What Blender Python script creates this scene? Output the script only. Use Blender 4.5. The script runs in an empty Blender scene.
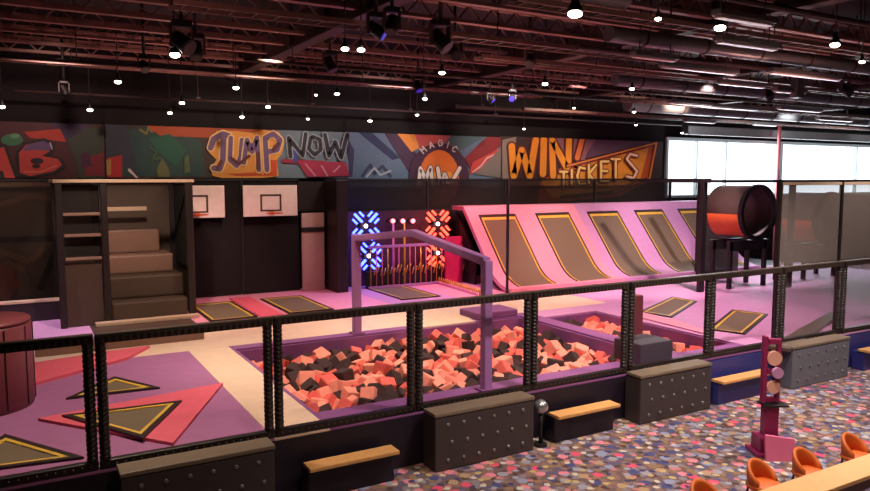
import bpy, bmesh, math, random
from mathutils import Vector, Matrix, Euler
random.seed(7)
C = bpy.context.scene
col = C.collection
PI = math.pi

# ---------------------------------------------------------------- camera
F_PX, HORIZON, EYE = 720.0, 178.0, 4.0
PITCH = math.atan((245.5 - HORIZON) / F_PX)
YAW = math.radians(60.1)
cam_d = bpy.data.cameras.new('camera')
cam_d.sensor_fit = 'HORIZONTAL'; cam_d.sensor_width = 36.0
cam_d.lens = 36.0 * F_PX / 870.0
cam_d.clip_start = .05; cam_d.clip_end = 200
cam = bpy.data.objects.new('camera', cam_d); col.objects.link(cam)
cam.location = (0, 0, EYE)
cam.rotation_euler = Euler((PI / 2 - PITCH, 0, YAW - PI / 2))
C.camera = cam
FW = Vector((math.cos(YAW) * math.cos(PITCH), math.sin(YAW) * math.cos(PITCH), -math.sin(PITCH)))
RT = Vector((math.sin(YAW), -math.cos(YAW), 0)); UP = RT.cross(FW)

def ray(x, y): return FW + RT * ((x - 435) / F_PX) + UP * ((245.5 - y) / F_PX)
def onz(x, y, z):
    d = ray(x, y); return Vector((0, 0, EYE)) + d * ((z - EYE) / d.z)
def ony(x, y, Y):
    d = ray(x, y); return Vector((0, 0, EYE)) + d * (Y / d.y)

# ---------------------------------------------------------------- world, exposure, stage wash and added fill lights
w = bpy.data.worlds.new('hall_air'); C.world = w; w.use_nodes = True
w.node_tree.nodes['Background'].inputs[0].default_value = (.55, .38, .36, 1)
w.node_tree.nodes['Background'].inputs[1].default_value = .05
C.view_settings.view_transform = 'Standard'; C.view_settings.look = 'None'
C.view_settings.exposure = 0; C.view_settings.gamma = 1; C.view_settings.use_curve_mapping = False

def spot(name, loc, target, power, color, deg=70, blend=.6, radius=.15, parent=None):
    l = bpy.data.lights.new(name, 'SPOT'); l.energy = power; l.color = color
    l.spot_size = math.radians(deg); l.spot_blend = blend; l.shadow_soft_size = radius
    o = bpy.data.objects.new(name, l); col.objects.link(o)
    o.location = loc
    o.rotation_euler = (Vector(target) - Vector(loc)).to_track_quat('-Z', 'Y').to_euler()
    return o
WARM = (1, .78, .60); NEUT = (1, .88, .80); PINK = (1, .45, .5); LILAC = (.85, .55, 1); VIO = (.6, .4, 1); RED = (1, .2, .25)
# hall ceiling spotlights, warm over the decks; added fills on tower, net, board
for (x, y, tx, ty, pw, c, dg) in [
        (1.5, 10.5, 1.3, 11.2, 1080, WARM, 75), (5.0, 10.5, 5.2, 11.6, 1250, WARM, 75), (8.6, 10.5, 8.6, 11.6, 1200, WARM, 75), (2.0, 13.6, 2.5, 18.4, 1100, WARM, 60), (14.5, 4.0, 15.0, 8.7, 450, NEUT, 75), (-1.0, 16.5, -1.0, 20.2, 420, WARM, 60),
        (4.5, 14.5, 4.5, 14.8, 900, WARM, 85), (9.0, 14.2, 9.0, 14.6, 850, WARM, 85), (13.0, 11.0, 13.2, 11.5, 1250, (1, .62, .62), 80),
        (16.0, 12.5, 16.0, 13.2, 700, (1, .66, .78), 80), (5.0, 17.4, 5.0, 17.6, 500, PINK, 80),
        (9.3, 17.6, 9.3, 18.2, 700, LILAC, 70), (12.6, 14.0, 13.0, 18.0, 1500, (1, .50, .45), 75), (16.2, 13.0, 16.6, 16.8, 1750, (1, .68, .64), 75),
        (19.8, 12.6, 20.4, 16.8, 1500, (1, .74, .84), 75), (12.2, 17.2, 12.3, 19.0, 500, RED, 60),
        (3.0, 5.0, 3.5, 6.2, 420, WARM, 90), (7.0, 6.2, 7.2, 6.6, 1000, NEUT, 95), (11.5, 6.2, 11.5, 6.6, 1450, NEUT, 95),
        (8.0, 3.2, 8.0, 4.2, 800, WARM, 95), (15.5, 6.5, 15.5, 7.0, 700, NEUT, 95), (-1.2, 16.5, -0.9, 17.2, 900, (.9, .75, 1), 60)]:
    spot('wash_fill_spot', (x, y, 6.55), (tx, ty, .75), pw, c, dg)
for x_ in (25, 31, 37): spot('wash_fill_spot', (x_, 16.4, 6.0), (x_, 20.0, 5.85), 160, (.9, .96, 1), 100)  # added cool fills on the window header, no fixture there
# spots aimed along the mural
for (x, pw, c) in [(0.8, 330, (1, .66, .56)), (5.3, 420, WARM), (9.0, 400, NEUT), (12.3, 420, NEUT), (15.5, 420, WARM), (19.0, 560, WARM)]:
    spot('mural_spot', (x, 16.2, 6.5), (x, 20.4, 4.5), pw, c, 80, .8)
for (x, y) in [(1, 9), (8, 12), (14, 9), (18, 15), (3, 17)]:      # added upward fills standing in for bounce off the decks onto the roof
    l = bpy.data.lights.new('ceiling_bounce_fill', 'SPOT'); l.energy = 90 if x < 15 else 200; l.color = (1, .48, .42) if x < 15 else (1, .85, .8); l.spot_size = math.radians(150); l.spot_blend = .8; l.shadow_soft_size = .3
    o = bpy.data.objects.new('ceiling_bounce_fill', l); col.objects.link(o); o.location = (x, y, 5.0); o.rotation_euler = (PI, 0, 0)
# daylight entering by the windows of the far wall
l = bpy.data.lights.new('window_daylight', 'AREA'); l.shape = 'RECTANGLE'; l.size = 15; l.size_y = 2; l.energy = 900; l.color = (.88, .95, 1)
o = bpy.data.objects.new('window_daylight', l); col.objects.link(o); o.location = (30.2, 20.1, 4.6); o.rotation_euler = (-PI / 2, 0, 0)

# ---------------------------------------------------------------- materials
def lin(v):
    v /= 255.0
    return v / 12.92 if v <= .04045 else ((v + .055) / 1.055) ** 2.4
MATS = {}
def mat(name, rgb, rough=.6, metal=0, var=.12, scale=6, emit=0, alpha=1, bump=0, spec=.5):
    if name in MATS: return MATS[name]
    m = bpy.data.materials.new(name); m.use_nodes = True; nt = m.node_tree; b = nt.nodes['Principled BSDF']
    c = [lin(v) for v in rgb]
    b.inputs['Roughness'].default_value = rough; b.inputs['Metallic'].default_value = metal
    b.inputs['Specular IOR Level'].default_value = spec
    tc = nt.nodes.new('ShaderNodeTexCoord'); nz = nt.nodes.new('ShaderNodeTexNoise'); nz.inputs['Scale'].default_value = scale; nz.inputs['Detail'].default_value = 4
    nt.links.new(tc.outputs['Object'], nz.inputs['Vector'])
    mx = nt.nodes.new('ShaderNodeMix'); mx.data_type = 'RGBA'
    mx.inputs[6].default_value = (*[x * (1 - var) for x in c], 1); mx.inputs[7].default_value = (*[min(1, x * (1 + var)) for x in c], 1)
    nt.links.new(nz.outputs['Fac'], mx.inputs[0]); nt.links.new(mx.outputs[2], b.inputs['Base Color'])
    if bump:
        bp = nt.nodes.new('ShaderNodeBump'); bp.inputs['Strength'].default_value = bump; bp.inputs['Distance'].default_value = .01
        nt.links.new(nz.outputs['Fac'], bp.inputs['Height']); nt.links.new(bp.outputs['Normal'], b.inputs['Normal'])
    if emit:
        nt.links.new(mx.outputs[2], b.inputs['Emission Color']); b.inputs['Emission Strength'].default_value = emit
    if alpha < 1:
        tr = nt.nodes.new('ShaderNodeBsdfTransparent'); ms = nt.nodes.new('ShaderNodeMixShader'); ms.inputs[0].default_value = alpha
        nt.links.new(tr.outputs[0], ms.inputs[1]); nt.links.new(b.outputs[0], ms.inputs[2])
        nt.links.new(ms.outputs[0], nt.nodes['Material Output'].inputs['Surface'])
    MATS[name] = m
    return m

def carpet_mat():
    m = bpy.data.materials.new('arcade_carpet'); m.use_nodes = True; nt = m.node_tree; N = nt.nodes.new; L = nt.links.new
    b = nt.nodes['Principled BSDF']; b.inputs['Roughness'].default_value = .95; b.inputs['Specular IOR Level'].default_value = .1
    tc = N('ShaderNodeTexCoord'); 
    nz = N('ShaderNodeTexNoise'); nz.inputs['Scale'].default_value = 16; nz.inputs['Detail'].default_value = 2
    L(tc.outputs['Object'], nz.inputs['Vector'])
    add = N('ShaderNodeMix'); add.data_type = 'VECTOR'; add.inputs[0].default_value = .075
    L(tc.outputs['Object'], add.inputs[4]); L(nz.outputs['Color'], add.inputs[5])
    def layer(scale, cols, thr, prev, off):
        mp = N('ShaderNodeMapping'); mp.inputs['Location'].default_value = off; mp.inputs['Rotation'].default_value = (0, 0, off[0]); mp.inputs['Scale'].default_value = (1, 1.0, 1)
        L(add.outputs[1], mp.inputs[0])
        v = N('ShaderNodeTexVoronoi'); v.inputs['Scale'].default_value = scale; v.inputs['Randomness'].default_value = .75
        v.voronoi_dimensions = '2D'
        L(mp.outputs[0], v.inputs['Vector'])
        sp = N('ShaderNodeSeparateColor'); L(v.outputs['Color'], sp.inputs[0])
        cr = N('ShaderNodeValToRGB'); cr.color_ramp.interpolation = 'CONSTANT'
        for i, c in enumerate(cols):
            e = cr.color_ramp.elements[i] if i < 2 else cr.color_ramp.elements.new(i / len(cols))
            e.position = i / len(cols); e.color = (*[lin(x) for x in c], 1)
        L(sp.outputs[0], cr.inputs[0])
        lt = N('ShaderNodeMath'); lt.operation = 'LESS_THAN'; L(v.outputs['Distance'], lt.inputs[0]); lt.inputs[1].default_value = thr
        mx = N('ShaderNodeMix'); mx.data_type = 'RGBA'; L(lt.outputs[0], mx.inputs[0])
        if prev is None: mx.inputs[6].default_value = (lin(112), lin(90), lin(90), 1)
        else: L(prev, mx.inputs[6])
        L(cr.outputs[0], mx.inputs[7]); return mx.outputs[2]
    p = layer(9.5, [(134, 104, 98), (92, 88, 118), (130, 120, 128), (84, 66, 64), (140, 110, 86)], .47, None, (.3, .1, 0))
    p = layer(4.0, [(150, 146, 158), (214, 84, 110), (140, 142, 168), (78, 78, 122), (172, 142, 112), (214, 130, 146)], .27, p, (1.1, 2.3, 0))
    p = layer(5.4, [(196, 184, 170), (184, 160, 112), (150, 148, 168), (70, 66, 104), (190, 120, 124)], .22, p, (2.3, 5.1, 0))
    L(p, b.inputs['Base Color'])
    bp = N('ShaderNodeBump'); bp.inputs['Strength'].default_value = .2; n2 = N('ShaderNodeTexNoise'); n2.inputs['Scale'].default_value = 150
    L(tc.outputs['Object'], n2.inputs['Vector']); L(n2.outputs['Fac'], bp.inputs['Height']); L(bp.outputs['Normal'], b.inputs['Normal'])
    return m

M = dict(
    carpet=carpet_mat(),
    wall=mat('black_painted_wall', (26, 20, 22), .9), deckroof=mat('black_roof_deck', (26, 17, 18), .8),
    steel=mat('dark_roof_steel', (70, 50, 50), .6), steel2=mat('pale_joist_steel', (150, 112, 104), .45), duct=mat('grey_duct_metal', (130, 128, 130), .4, .5),
    blk=mat('black_metal', (22, 18, 20), .5), pad=mat('black_vinyl_pad', (34, 24, 24), .4, bump=.3, scale=30), stud=mat('brown_rubber_stud', (74, 58, 48), .45),
    rail=mat('grey_pad_rail_sheen', (92, 78, 70), .35),
    purple=mat('purple_vinyl', (162, 102, 150), .6), purple2=mat('deep_purple_vinyl', (136, 80, 138), .6), pink=mat('coral_pink_vinyl', (224, 96, 118), .6),
    beige=mat('beige_vinyl', (224, 194, 172), .55), lilac=mat('lilac_vinyl', (198, 142, 188), .6), rose=mat('rose_pink_vinyl', (224, 146, 170), .6),
    plum=mat('skirt_vinyl_dim', (28, 18, 34), .5), skirt_lit=mat('skirt_vinyl_lit', (50, 50, 116), .45, bump=.3, scale=3), liner=mat('dark_pit_liner', (60, 24, 34), .8),  # one skirt vinyl in two tones: dim left and lit right put into colour
    mesh=mat('woven_jump_mat', (112, 96, 76), .7, var=.2, scale=60, bump=.3), yellow=mat('yellow_edge_strip', (220, 180, 70), .5), edge=mat('black_edge_pad', (46, 26, 28), .5),
    fpink=mat('salmon_foam', (240, 146, 128), .9, scale=15), fblack=mat('charcoal_foam', (58, 34, 36), .9, scale=15), fred=mat('coral_foam', (222, 96, 88), .9, scale=15),
    box=mat('charcoal_step_vinyl', (62, 54, 54), .45, bump=.2), boxtop=mat('taupe_step_top', (120, 104, 88), .5), dot=mat('grey_rivet', (126, 122, 120), .35, .4),
    wood=mat('pale_bench_wood', (214, 158, 96), .5, var=.2, scale=12), tablew=mat('pale_oak_tabletop', (226, 178, 122), .4, var=.08, scale=9), tdark=mat('dark_wood_apron', (72, 44, 34), .5),
    orange=mat('tan_orange_leather', (204, 98, 34), .5), maroon=mat('maroon_vinyl', (120, 56, 64), .45),
    white=mat('white_backboard', (240, 220, 212), .3), wline=mat('dark_board_line', (70, 44, 40), .5), ring=mat('orange_hoop_steel', (206, 84, 40), .4), cord=mat('white_net_cord', (180, 160, 150), .8),
    brown=mat('brown_vinyl', (138, 104, 90), .45), brownd=mat('dark_brown_vinyl', (74, 56, 46), .5), tan=mat('tan_top_edge', (190, 160, 136), .5),
    net=mat('black_safety_net', (30, 22, 22), .9, alpha=.72), netg=mat('grey_safety_net', (118, 104, 98), .9, alpha=.5), nets=mat('sheer_grey_net', (120, 104, 100), .9, alpha=.22), netm=mat('sheer_black_net', (30, 22, 22), .9, alpha=.5), box4=mat('slate_step_vinyl', (104, 104, 112), .45, bump=.2), netl=mat('thin_black_net', (26, 20, 20), .9, alpha=.30),
    silver=mat('silver_metal', (190, 190, 196), .25, .8), magenta=mat('magenta_panel', (190, 30, 90), .5), kiosk=mat('plum_painted_metal', (140, 34, 84), .4), kpink=mat('pink_panel', (220, 110, 150), .5),
    kcream=mat('peach_disc', (226, 168, 150), .5), lampw=mat('lamp_glow', (255, 236, 214), .5, emit=14, var=0), glow=mat('window_daylight_pane', (236, 246, 255), .5, emit=2.6, var=.03, scale=.4),
    mull=mat('grey_window_frame', (214, 226, 226), .5),
    nblue=mat('blue_led_tube', (60, 80, 255), .5, emit=10, var=0), nred=mat('red_led_tube', (255, 70, 50), .5, emit=5, var=0), nwhite=mat('white_led', (255, 220, 230), .5, emit=10, var=0), npink=mat('pink_led', (255, 110, 120), .5, emit=5, var=0),
    gold=mat('gold_spring', (214, 160, 60), .3, .3), board=mat('grey_pink_panel', (196, 160, 152), .5), barrel=mat('charcoal_barrel', (78, 62, 60), .5), bor=mat('orange_barrel_panel', (226, 100, 46), .5),
    purplel=mat('purple_powder_metal', (168, 116, 176), .45), redp=mat('red_pole_paint', (216, 110, 120), .5), gbox=mat('slate_vinyl', (70, 60, 72), .5), bluel=mat('blue_fixture_lens', (50, 40, 190), .4, emit=.5),
)

# ---------------------------------------------------------------- mesh helpers
SPLIT = {'led_tube', 'side_panel', 'net', 'disc', 'yoke', 'hanger', 'side_rail', 'cradle', 'cable', 'duct_collar', 'base_plate', 'rail', 'top_rail', 'rung', 'top_rim', 'seam', 'frame', 'deck_body', 'pit_floor', 'pit_wall_pad'}
class B:
    def __init__(s): s.bm = bmesh.new(); s.mi = 0
    def _fin(s, n0):
        for f in list(s.bm.faces)[n0:]: f.material_index = s.mi
    def box(s, x0, x1, y0, y1, z0, z1, bev=0, rot=None, mi=0, piv=None):
        n0 = len(s.bm.faces); t = bmesh.new(); bmesh.ops.create_cube(t, size=1)
        bmesh.ops.scale(t, vec=(x1 - x0, y1 - y0, z1 - z0), verts=t.verts)
        if bev: bmesh.ops.bevel(t, geom=list(t.edges), offset=bev, segments=2, profile=.6, affect='EDGES')
        c = Vector(((x0 + x1) / 2, (y0 + y1) / 2, (z0 + z1) / 2))
        if rot is not None:
            bmesh.ops.rotate(t, matrix=rot.to_matrix() if isinstance(rot, Euler) else rot, cent=(0, 0, 0), verts=t.verts)
        bmesh.ops.translate(t, vec=c, verts=t.verts)
        s.merge(t, mi); return s
    def merge(s, t, mi=0, smooth=False):
        for f in t.faces: f.material_index = mi; f.smooth = smooth
        me = bpy.data.meshes.new('tmp'); t.to_mesh(me); t.free(); s.bm.from_mesh(me); bpy.data.meshes.remove(me)
    def cyl(s, p0, p1, r, n=12, r2=None, mi=0, smooth=True, caps=True):
        p0 = Vector(p0); p1 = Vector(p1); d = p1 - p0; t = bmesh.new()
        bmesh.ops.create_cone(t, cap_ends=caps, segments=n, radius1=r, radius2=r if r2 is None else r2, depth=d.length)
        bmesh.ops.rotate(t, matrix=d.to_track_quat('Z', 'Y').to_matrix(), cent=(0, 0, 0), verts=t.verts)
        bmesh.ops.translate(t, vec=(p0 + p1) / 2, verts=t.verts); s.merge(t, mi, smooth and r < .05); return s
    def bar(s, p0, p1, wd, ht, mi=0, bev=0):
        p0 = Vector(p0); p1 = Vector(p1); d = p1 - p0; t = bmesh.new(); bmesh.ops.create_cube(t, size=1)
        bmesh.ops.scale(t, vec=(wd, ht, d.length), verts=t.verts)
        if bev: bmesh.ops.bevel(t, geom=list(t.edges), offset=bev, segments=2, profile=.6, affect='EDGES')
        z = d.normalized(); ref = Vector((0, 0, 1)) if abs(z.z) < .95 else Vector((0, 1, 0))
        x = ref.cross(z).normalized(); y = z.cross(x)
        bmesh.ops.rotate(t, matrix=Matrix((x, y, z)).transposed(), cent=(0, 0, 0), verts=t.verts)
        bmesh.ops.translate(t, vec=(p0 + p1) / 2, verts=t.verts); s.merge(t, mi); return s
    def ball(s, c, r, mi=0, n=10, sc=(1, 1, 1)):
        t = bmesh.new(); bmesh.ops.create_uvsphere(t, u_segments=n, v_segments=max(4, n // 2 + 1), radius=r)
        bmesh.ops.scale(t, vec=sc, verts=t.verts); bmesh.ops.translate(t, vec=c, verts=t.verts); s.merge(t, mi, True); return s
    def prism(s, pts, off, mi=0):
        """pts: planar loop (3-D); off: extrusion vector"""
        t = bmesh.new(); a = [t.verts.new(p) for p in pts]; b = [t.verts.new(Vector(p) + Vector(off)) for p in pts]
        t.faces.new(a); t.faces.new(b[::-1]); n = len(a)
        for i in range(n): t.faces.new((a[i], b[i], b[(i + 1) % n], a[(i + 1) % n]))
        bmesh.ops.recalc_face_normals(t, faces=t.faces); s.merge(t, mi); return s
    def lathe(s, prof, c, n=24, mi=0, axis='Z'):
        t = bmesh.new(); rings = []
        for (r, h) in prof:
            rg = []
            for k in range(n):
                a = 2 * PI * k / n
                v = (r * math.cos(a), r * math.sin(a), h) if axis == 'Z' else (r * math.cos(a), h, r * math.sin(a))
                rg.append(t.verts.new(Vector(v) + Vector(c)))
            rings.append(rg)
        for i in range(len(rings) - 1):
            for k in range(n): t.faces.new((rings[i][k], rings[i][(k + 1) % n], rings[i + 1][(k + 1) % n], rings[i + 1][k]))
        bmesh.ops.recalc_face_normals(t, faces=t.faces); s.merge(t, mi, True); return s
    def split(s):
        s.bm.verts.ensure_lookup_table(); seen = {}; comps = []
        for v in s.bm.verts:
            if v in seen: continue
            st = [v]; seen[v] = 1; c = [v]
            while st:
                a = st.pop()
                for e in a.link_edges:
                    q = e.other_vert(a)
                    if q not in seen: seen[q] = 1; st.append(q); c.append(q)
            lo = [min(q.co[i] for q in c) - .006 for i in range(3)]; hi = [max(q.co[i] for q in c) + .006 for i in range(3)]
            comps.append([set(c), lo, hi])
        ch = True
        while ch:
            ch = False
            for i in range(len(comps)):
                for j in range(i + 1, len(comps)):
                    a, c = comps[i], comps[j]
                    if all(a[1][k] <= c[2][k] and c[1][k] <= a[2][k] for k in range(3)):
                        a[0] |= c[0]; a[1] = [min(x, y) for x, y in zip(a[1], c[1])]; a[2] = [max(x, y) for x, y in zip(a[2], c[2])]; del comps[j]; ch = True; break
                if ch: break
        r = []
        for c in comps:
            n = B(); mp = {v: n.bm.verts.new(v.co) for v in c[0]}
            for f in s.bm.faces:
                if f.verts[0] in c[0]:
                    g = n.bm.faces.new([mp[v] for v in f.verts]); g.material_index = f.material_index; g.smooth = f.smooth
            r.append(n)
        return r
    def build(s, name, mats, parent=None, base=None, whole=False):
        if parent is not None and not whole and name in SPLIT:
            ps = s.split()
            if len(ps) > 1: return [p.build(name, mats, parent, None, True) for p in ps][0]
        if not isinstance(mats, (list, tuple)): mats = [mats]
        me = bpy.data.meshes.new(name); 
        org = Vector((0, 0, 0))
        if parent is not None:
            q = parent
            while q is not None: org = org + q.location; q = q.parent
        elif base is not None: org = Vector(base)
        for v in s.bm.verts: v.co -= org
        s.bm.to_mesh(me); s.bm.free()
        for m in mats: me.materials.append(m)
        o = bpy.data.objects.new(name, me); col.objects.link(o)
        if parent is not None: o.parent = parent
        elif base is not None: o.location = base
        return o
def tag(o, label=None, cat=None, group=None, kind=None):
    if label: o['label'] = label
    if cat: o['category'] = cat
    if group: o['group'] = group
    if kind: o['kind'] = kind
    return o
def thing(name, loc, label, cat, group=None):
    o = bpy.data.objects.new(name, None); o.empty_display_size = .1; col.objects.link(o); o.location = loc
    return tag(o, label, cat, group)
def struct(o): o['kind'] = 'structure'; return o
def copy_tree(o, loc=None, parent=None, label=None, rz=None):
    c = o.copy(); col.objects.link(c)
    if parent is not None: c.parent = parent
    if loc is not None: c.location = loc
    if rz is not None: c.rotation_euler = (0, 0, rz)
    if label: c['label'] = label
    for ch in list(o.children): copy_tree(ch, parent=c)
    return c

# ================================================================ SETTING
DZ = .75          # deck height
FY = 8.65         # fence line
WY = 20.4         # far wall
b = B(); b.box(-9, 42, -5, 21, -.1, 0); tag(b.build('floor', M['carpet']), 'patterned arcade carpet of red, cream, blue and brown shapes', kind='structure')
# far wall, with the window opening
b = B(); b.box(-9, 22.35, WY + .1, WY + .4, 0, 7.7); b.box(22.35, 42, WY + .1, WY + .4, 0, 3.2); b.box(22.35, 42, WY + .1, WY + .4, 5.62, 7.7)
struct(b.build('wall_back', M['wall']))
b = B(); b.box(-9.3, -9, -5, 21, 0, 7.7); struct(b.build('wall_left', M['wall']))
b = B(); b.box(42, 42.3, -5, 21, 0, 7.7); struct(b.build('wall_right', M['wall']))
b = B(); b.box(-9, 42, -5.3, -5, 0, 7.7); struct(b.build('wall_front', M['wall']))
b = B(); b.box(-9, 42, -5, 21, 7.6, 7.8)
struct(b.build('ceiling', M['deckroof']))
# windows
def window(i, x0, x1, mull):
    r = struct(bpy.data.objects.new('window_%d' % i, None)); col.objects.link(r); r.location = (x0, WY + .15, 3.2)
    r['label'] = ['bright daylit window band beside the mural', 'bright daylit window band at the far right'][i - 1]
    f = B(); f.box(x0, x0 + .12, WY, WY + .25, 3.2, 5.62); f.box(x1 - .12, x1, WY, WY + .25, 3.2, 5.62); f.box(x0 + .12, x1 - .12, WY, WY + .25, 5.5, 5.62); f.box(x0 + .12, x1 - .12, WY, WY + .25, 3.2, 3.3)
    for m_ in mull: f.box(m_ - .025, m_ + .025, WY + .05, WY + .2, 3.3, 5.5)
    f.build('window_frame', M['mull'], r)
    p = B(); p.box(x0 + .12, x1 - .12, WY + .26, WY + .28, 3.3, 5.5); p.build('window_pane', M['glow'], r)
window(1, 22.35, 29.6, [24.2, 26.0]); window(2, 29.6, 41.5, [35.6])
b = B(); b.box(22.8, 41.8, 19.75, 20.1, 5.72, 6.05, .02); b.box(22.8, 41.8, 19.7, 19.75, 5.7, 5.76); struct(b.build('trim_1', M['duct']))

# ================================================================ ROOF STEEL
jb = B()
jb.box(-2.5, 2.5, -.07, .07, .27, .33); jb.box(-2.5, 2.5, -.07, .07, -.03, .03); 
for k in range(10):
    x = -2.4 + k * .48; jb.bar((x, 0, .02), (x + .24, 0, .3), .03, .03); jb.bar((x + .24, 0, .3), (x + .48, 0, .02), .03, .03)
BEAMX = [-.9, 5.2, 11.0, 16.6, 22.4, 28.4]
joist = jb.build('roof_joist', M['steel2']); tag(joist, 'thin pale steel roof joist under the black ceiling', 'joist', 'pale roof joists between the beams')
BAY = ['above the stair tower and the AB panel', 'above the hoops and the NOW lettering', 'above the sunburst and the WIN lettering', 'above the wall trampolines', 'above the bright windows']
first = True
for bi in range(len(BEAMX) - 1):
    x0, x1 = BEAMX[bi], BEAMX[bi + 1]
    for k in range(12):
        y = 5.2 + k * 1.25
        if (bi, k) in ((0, 4), (2, 2), (1, 7)): continue
        o = joist if first else joist.copy()
        if not first: col.objects.link(o)
        first = False
        o['label'] = 'pale steel roof joist, ' + BAY[bi]; o['group'] = 'pale roof joists, ' + BAY[bi]
        o.location = ((x0 + x1) / 2, y, 6.85); o.scale = ((x1 - x0 - .3) / 5.04, 1, 1)
names = ['leftmost heavy dark roof beam running away to the mural wall', 'heavy dark roof beam running above the JUMP lettering', 'heavy dark roof beam running above the starburst mural',
         'heavy dark roof beam running above the wall trampolines', 'heavy dark roof beam running towards the bright window edge', 'rightmost heavy dark roof beam above the bright windows']
for i, x in enumerate(BEAMX):
    b = B(); b.box(x - .14, x + .14, 2, 20.3, 7.28, 7.34); b.box(x - .14, x + .14, 2, 20.3, 6.7, 6.76); b.box(x - .03, x + .03, 2, 20.3, 6.76, 7.28)
    for k in range(9): b.box(x - .12, x + .12, 3 + k * 2, 3.03 + k * 2, 6.76, 7.28)
    tag(b.build('roof_beam', M['steel'], base=(x, 2, 6.7)), names[i], 'beam', 'heavy roof beams')
# ducts, cable trays and pipes
def duct(x0, x1, y, z, r, label):
    t = thing('ceiling_duct', (x0, y, z), label, 'duct', 'round ducts under the roof')
    b = B(); b.cyl((x0, y, z), (x1, y, z), r, 20); b.build('duct_pipe', M['duct'], t)
    b = B()
    for k in range(int((x1 - x0) / 1.6)): b.cyl((x0 + .8 + k * 1.6, y, z), (x0 + .86 + k * 1.6, y, z), r * 1.07, 20)
    b.build('duct_collar', M['steel'], t)
    b = B()
    for k in range(int((x1 - x0) / 3.2)): b.cyl((x0 + 1 + k * 3.2, y, z + r), (x0 + 1 + k * 3.2, y, 7.6), .015, 6)
    b.build('hanger', M['blk'], t)
duct(17, 38, 17.2, 6.35, .22, 'long round grey duct crossing in front of the window top')
duct(13, 30, 13.6, 6.45, .16, 'round grey duct above the wall trampolines')
duct(9, 24, 9.6, 6.5, .14, 'thin round duct above the foam pits')
duct(-3, 8, 8.2, 6.7, .18, 'round duct over the front left of the hall')
def tray(x0, x1, y, z, label, wd=.3):
    t = thing('cable_tray', (x0, y, z), label, 'cable tray', 'cable trays under the roof')
    b = B(); b.box(x0, x1, y - wd / 2, y - wd / 2 + .03, z, z + .08); b.box(x0, x1, y + wd / 2 - .03, y + wd / 2, z, z + .08); b.build('side_rail', M['steel2'], t)
    b = B(); k = x0 + .15
    while k < x1: b.box(k, k + .04, y - wd / 2 + .03, y + wd / 2 - .03, z + .01, z + .03); k += .35
    b.build('rung', M['steel'], t)
    b = B(); b.cyl((x0, y - .05, z + .06), (x1, y - .05, z + .06), .03, 8); b.cyl((x0, y + .04, z + .055), (x1, y + .04, z + .055), .022, 8); b.build('cable', M['blk'], t)
    b = B(); k = x0 + .5
    while k < x1: b.cyl((k, y, z), (k, y, 7.598), .012, 6); k += 2.6
    b.build('hanger', M['blk'], t)
tray(14, 39, 18.8, 6.15, 'farthest cable tray running above the windows'); tray(15, 36, 15.6, 6.2, 'cable tray in front of the grey window duct')
tray(8, 27, 12.2, 6.35, 'cable tray above the right hand trampoline deck'); tray(-2, 14, 17.9, 6.45, 'cable tray running above the mural lettering')
tray(2, 12, 11.1, 6.45, 'cable tray above the main foam pit', .4); tray(6, 20, 8.3, 6.4, 'cable tray above the front fence')
for i, (x0, x1, y, z, r, lb) in enumerate([(-3, 19, 16.2, 6.3, .035, 'thin conduit pipe crossing above the padded stair tower'), (4, 24, 14.6, 6.35, .04, 'thin conduit pipe crossing above the beige walkway'),
        (0, 22, 19.4, 6.0, .03, 'thin conduit pipe nearest the mural wall'), (9, 30, 10.4, 6.4, .05, 'conduit pipe above the narrow foam pit'), (12, 38, 19.6, 6.25, .06, 'conduit pipe along the head of the windows'),
        (3, 17, 7.2, 6.6, .05, 'nearest conduit pipe above the carpet')]):
    b = B(); b.cyl((x0, y, z), (x1, y, z), r, 8)
    k = x0 + 1
    while k < x1: b.cyl((k, y, z), (k, y, 7.598), .012, 6); b.box(k - .05, k + .05, y - .05, y + .05, z + r, z + r + .05); k += 3.1
    tag(b.build('conduit_pipe', M['steel'], base=(x0, y, z)), lb, 'pipe', 'conduit pipes')

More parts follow.
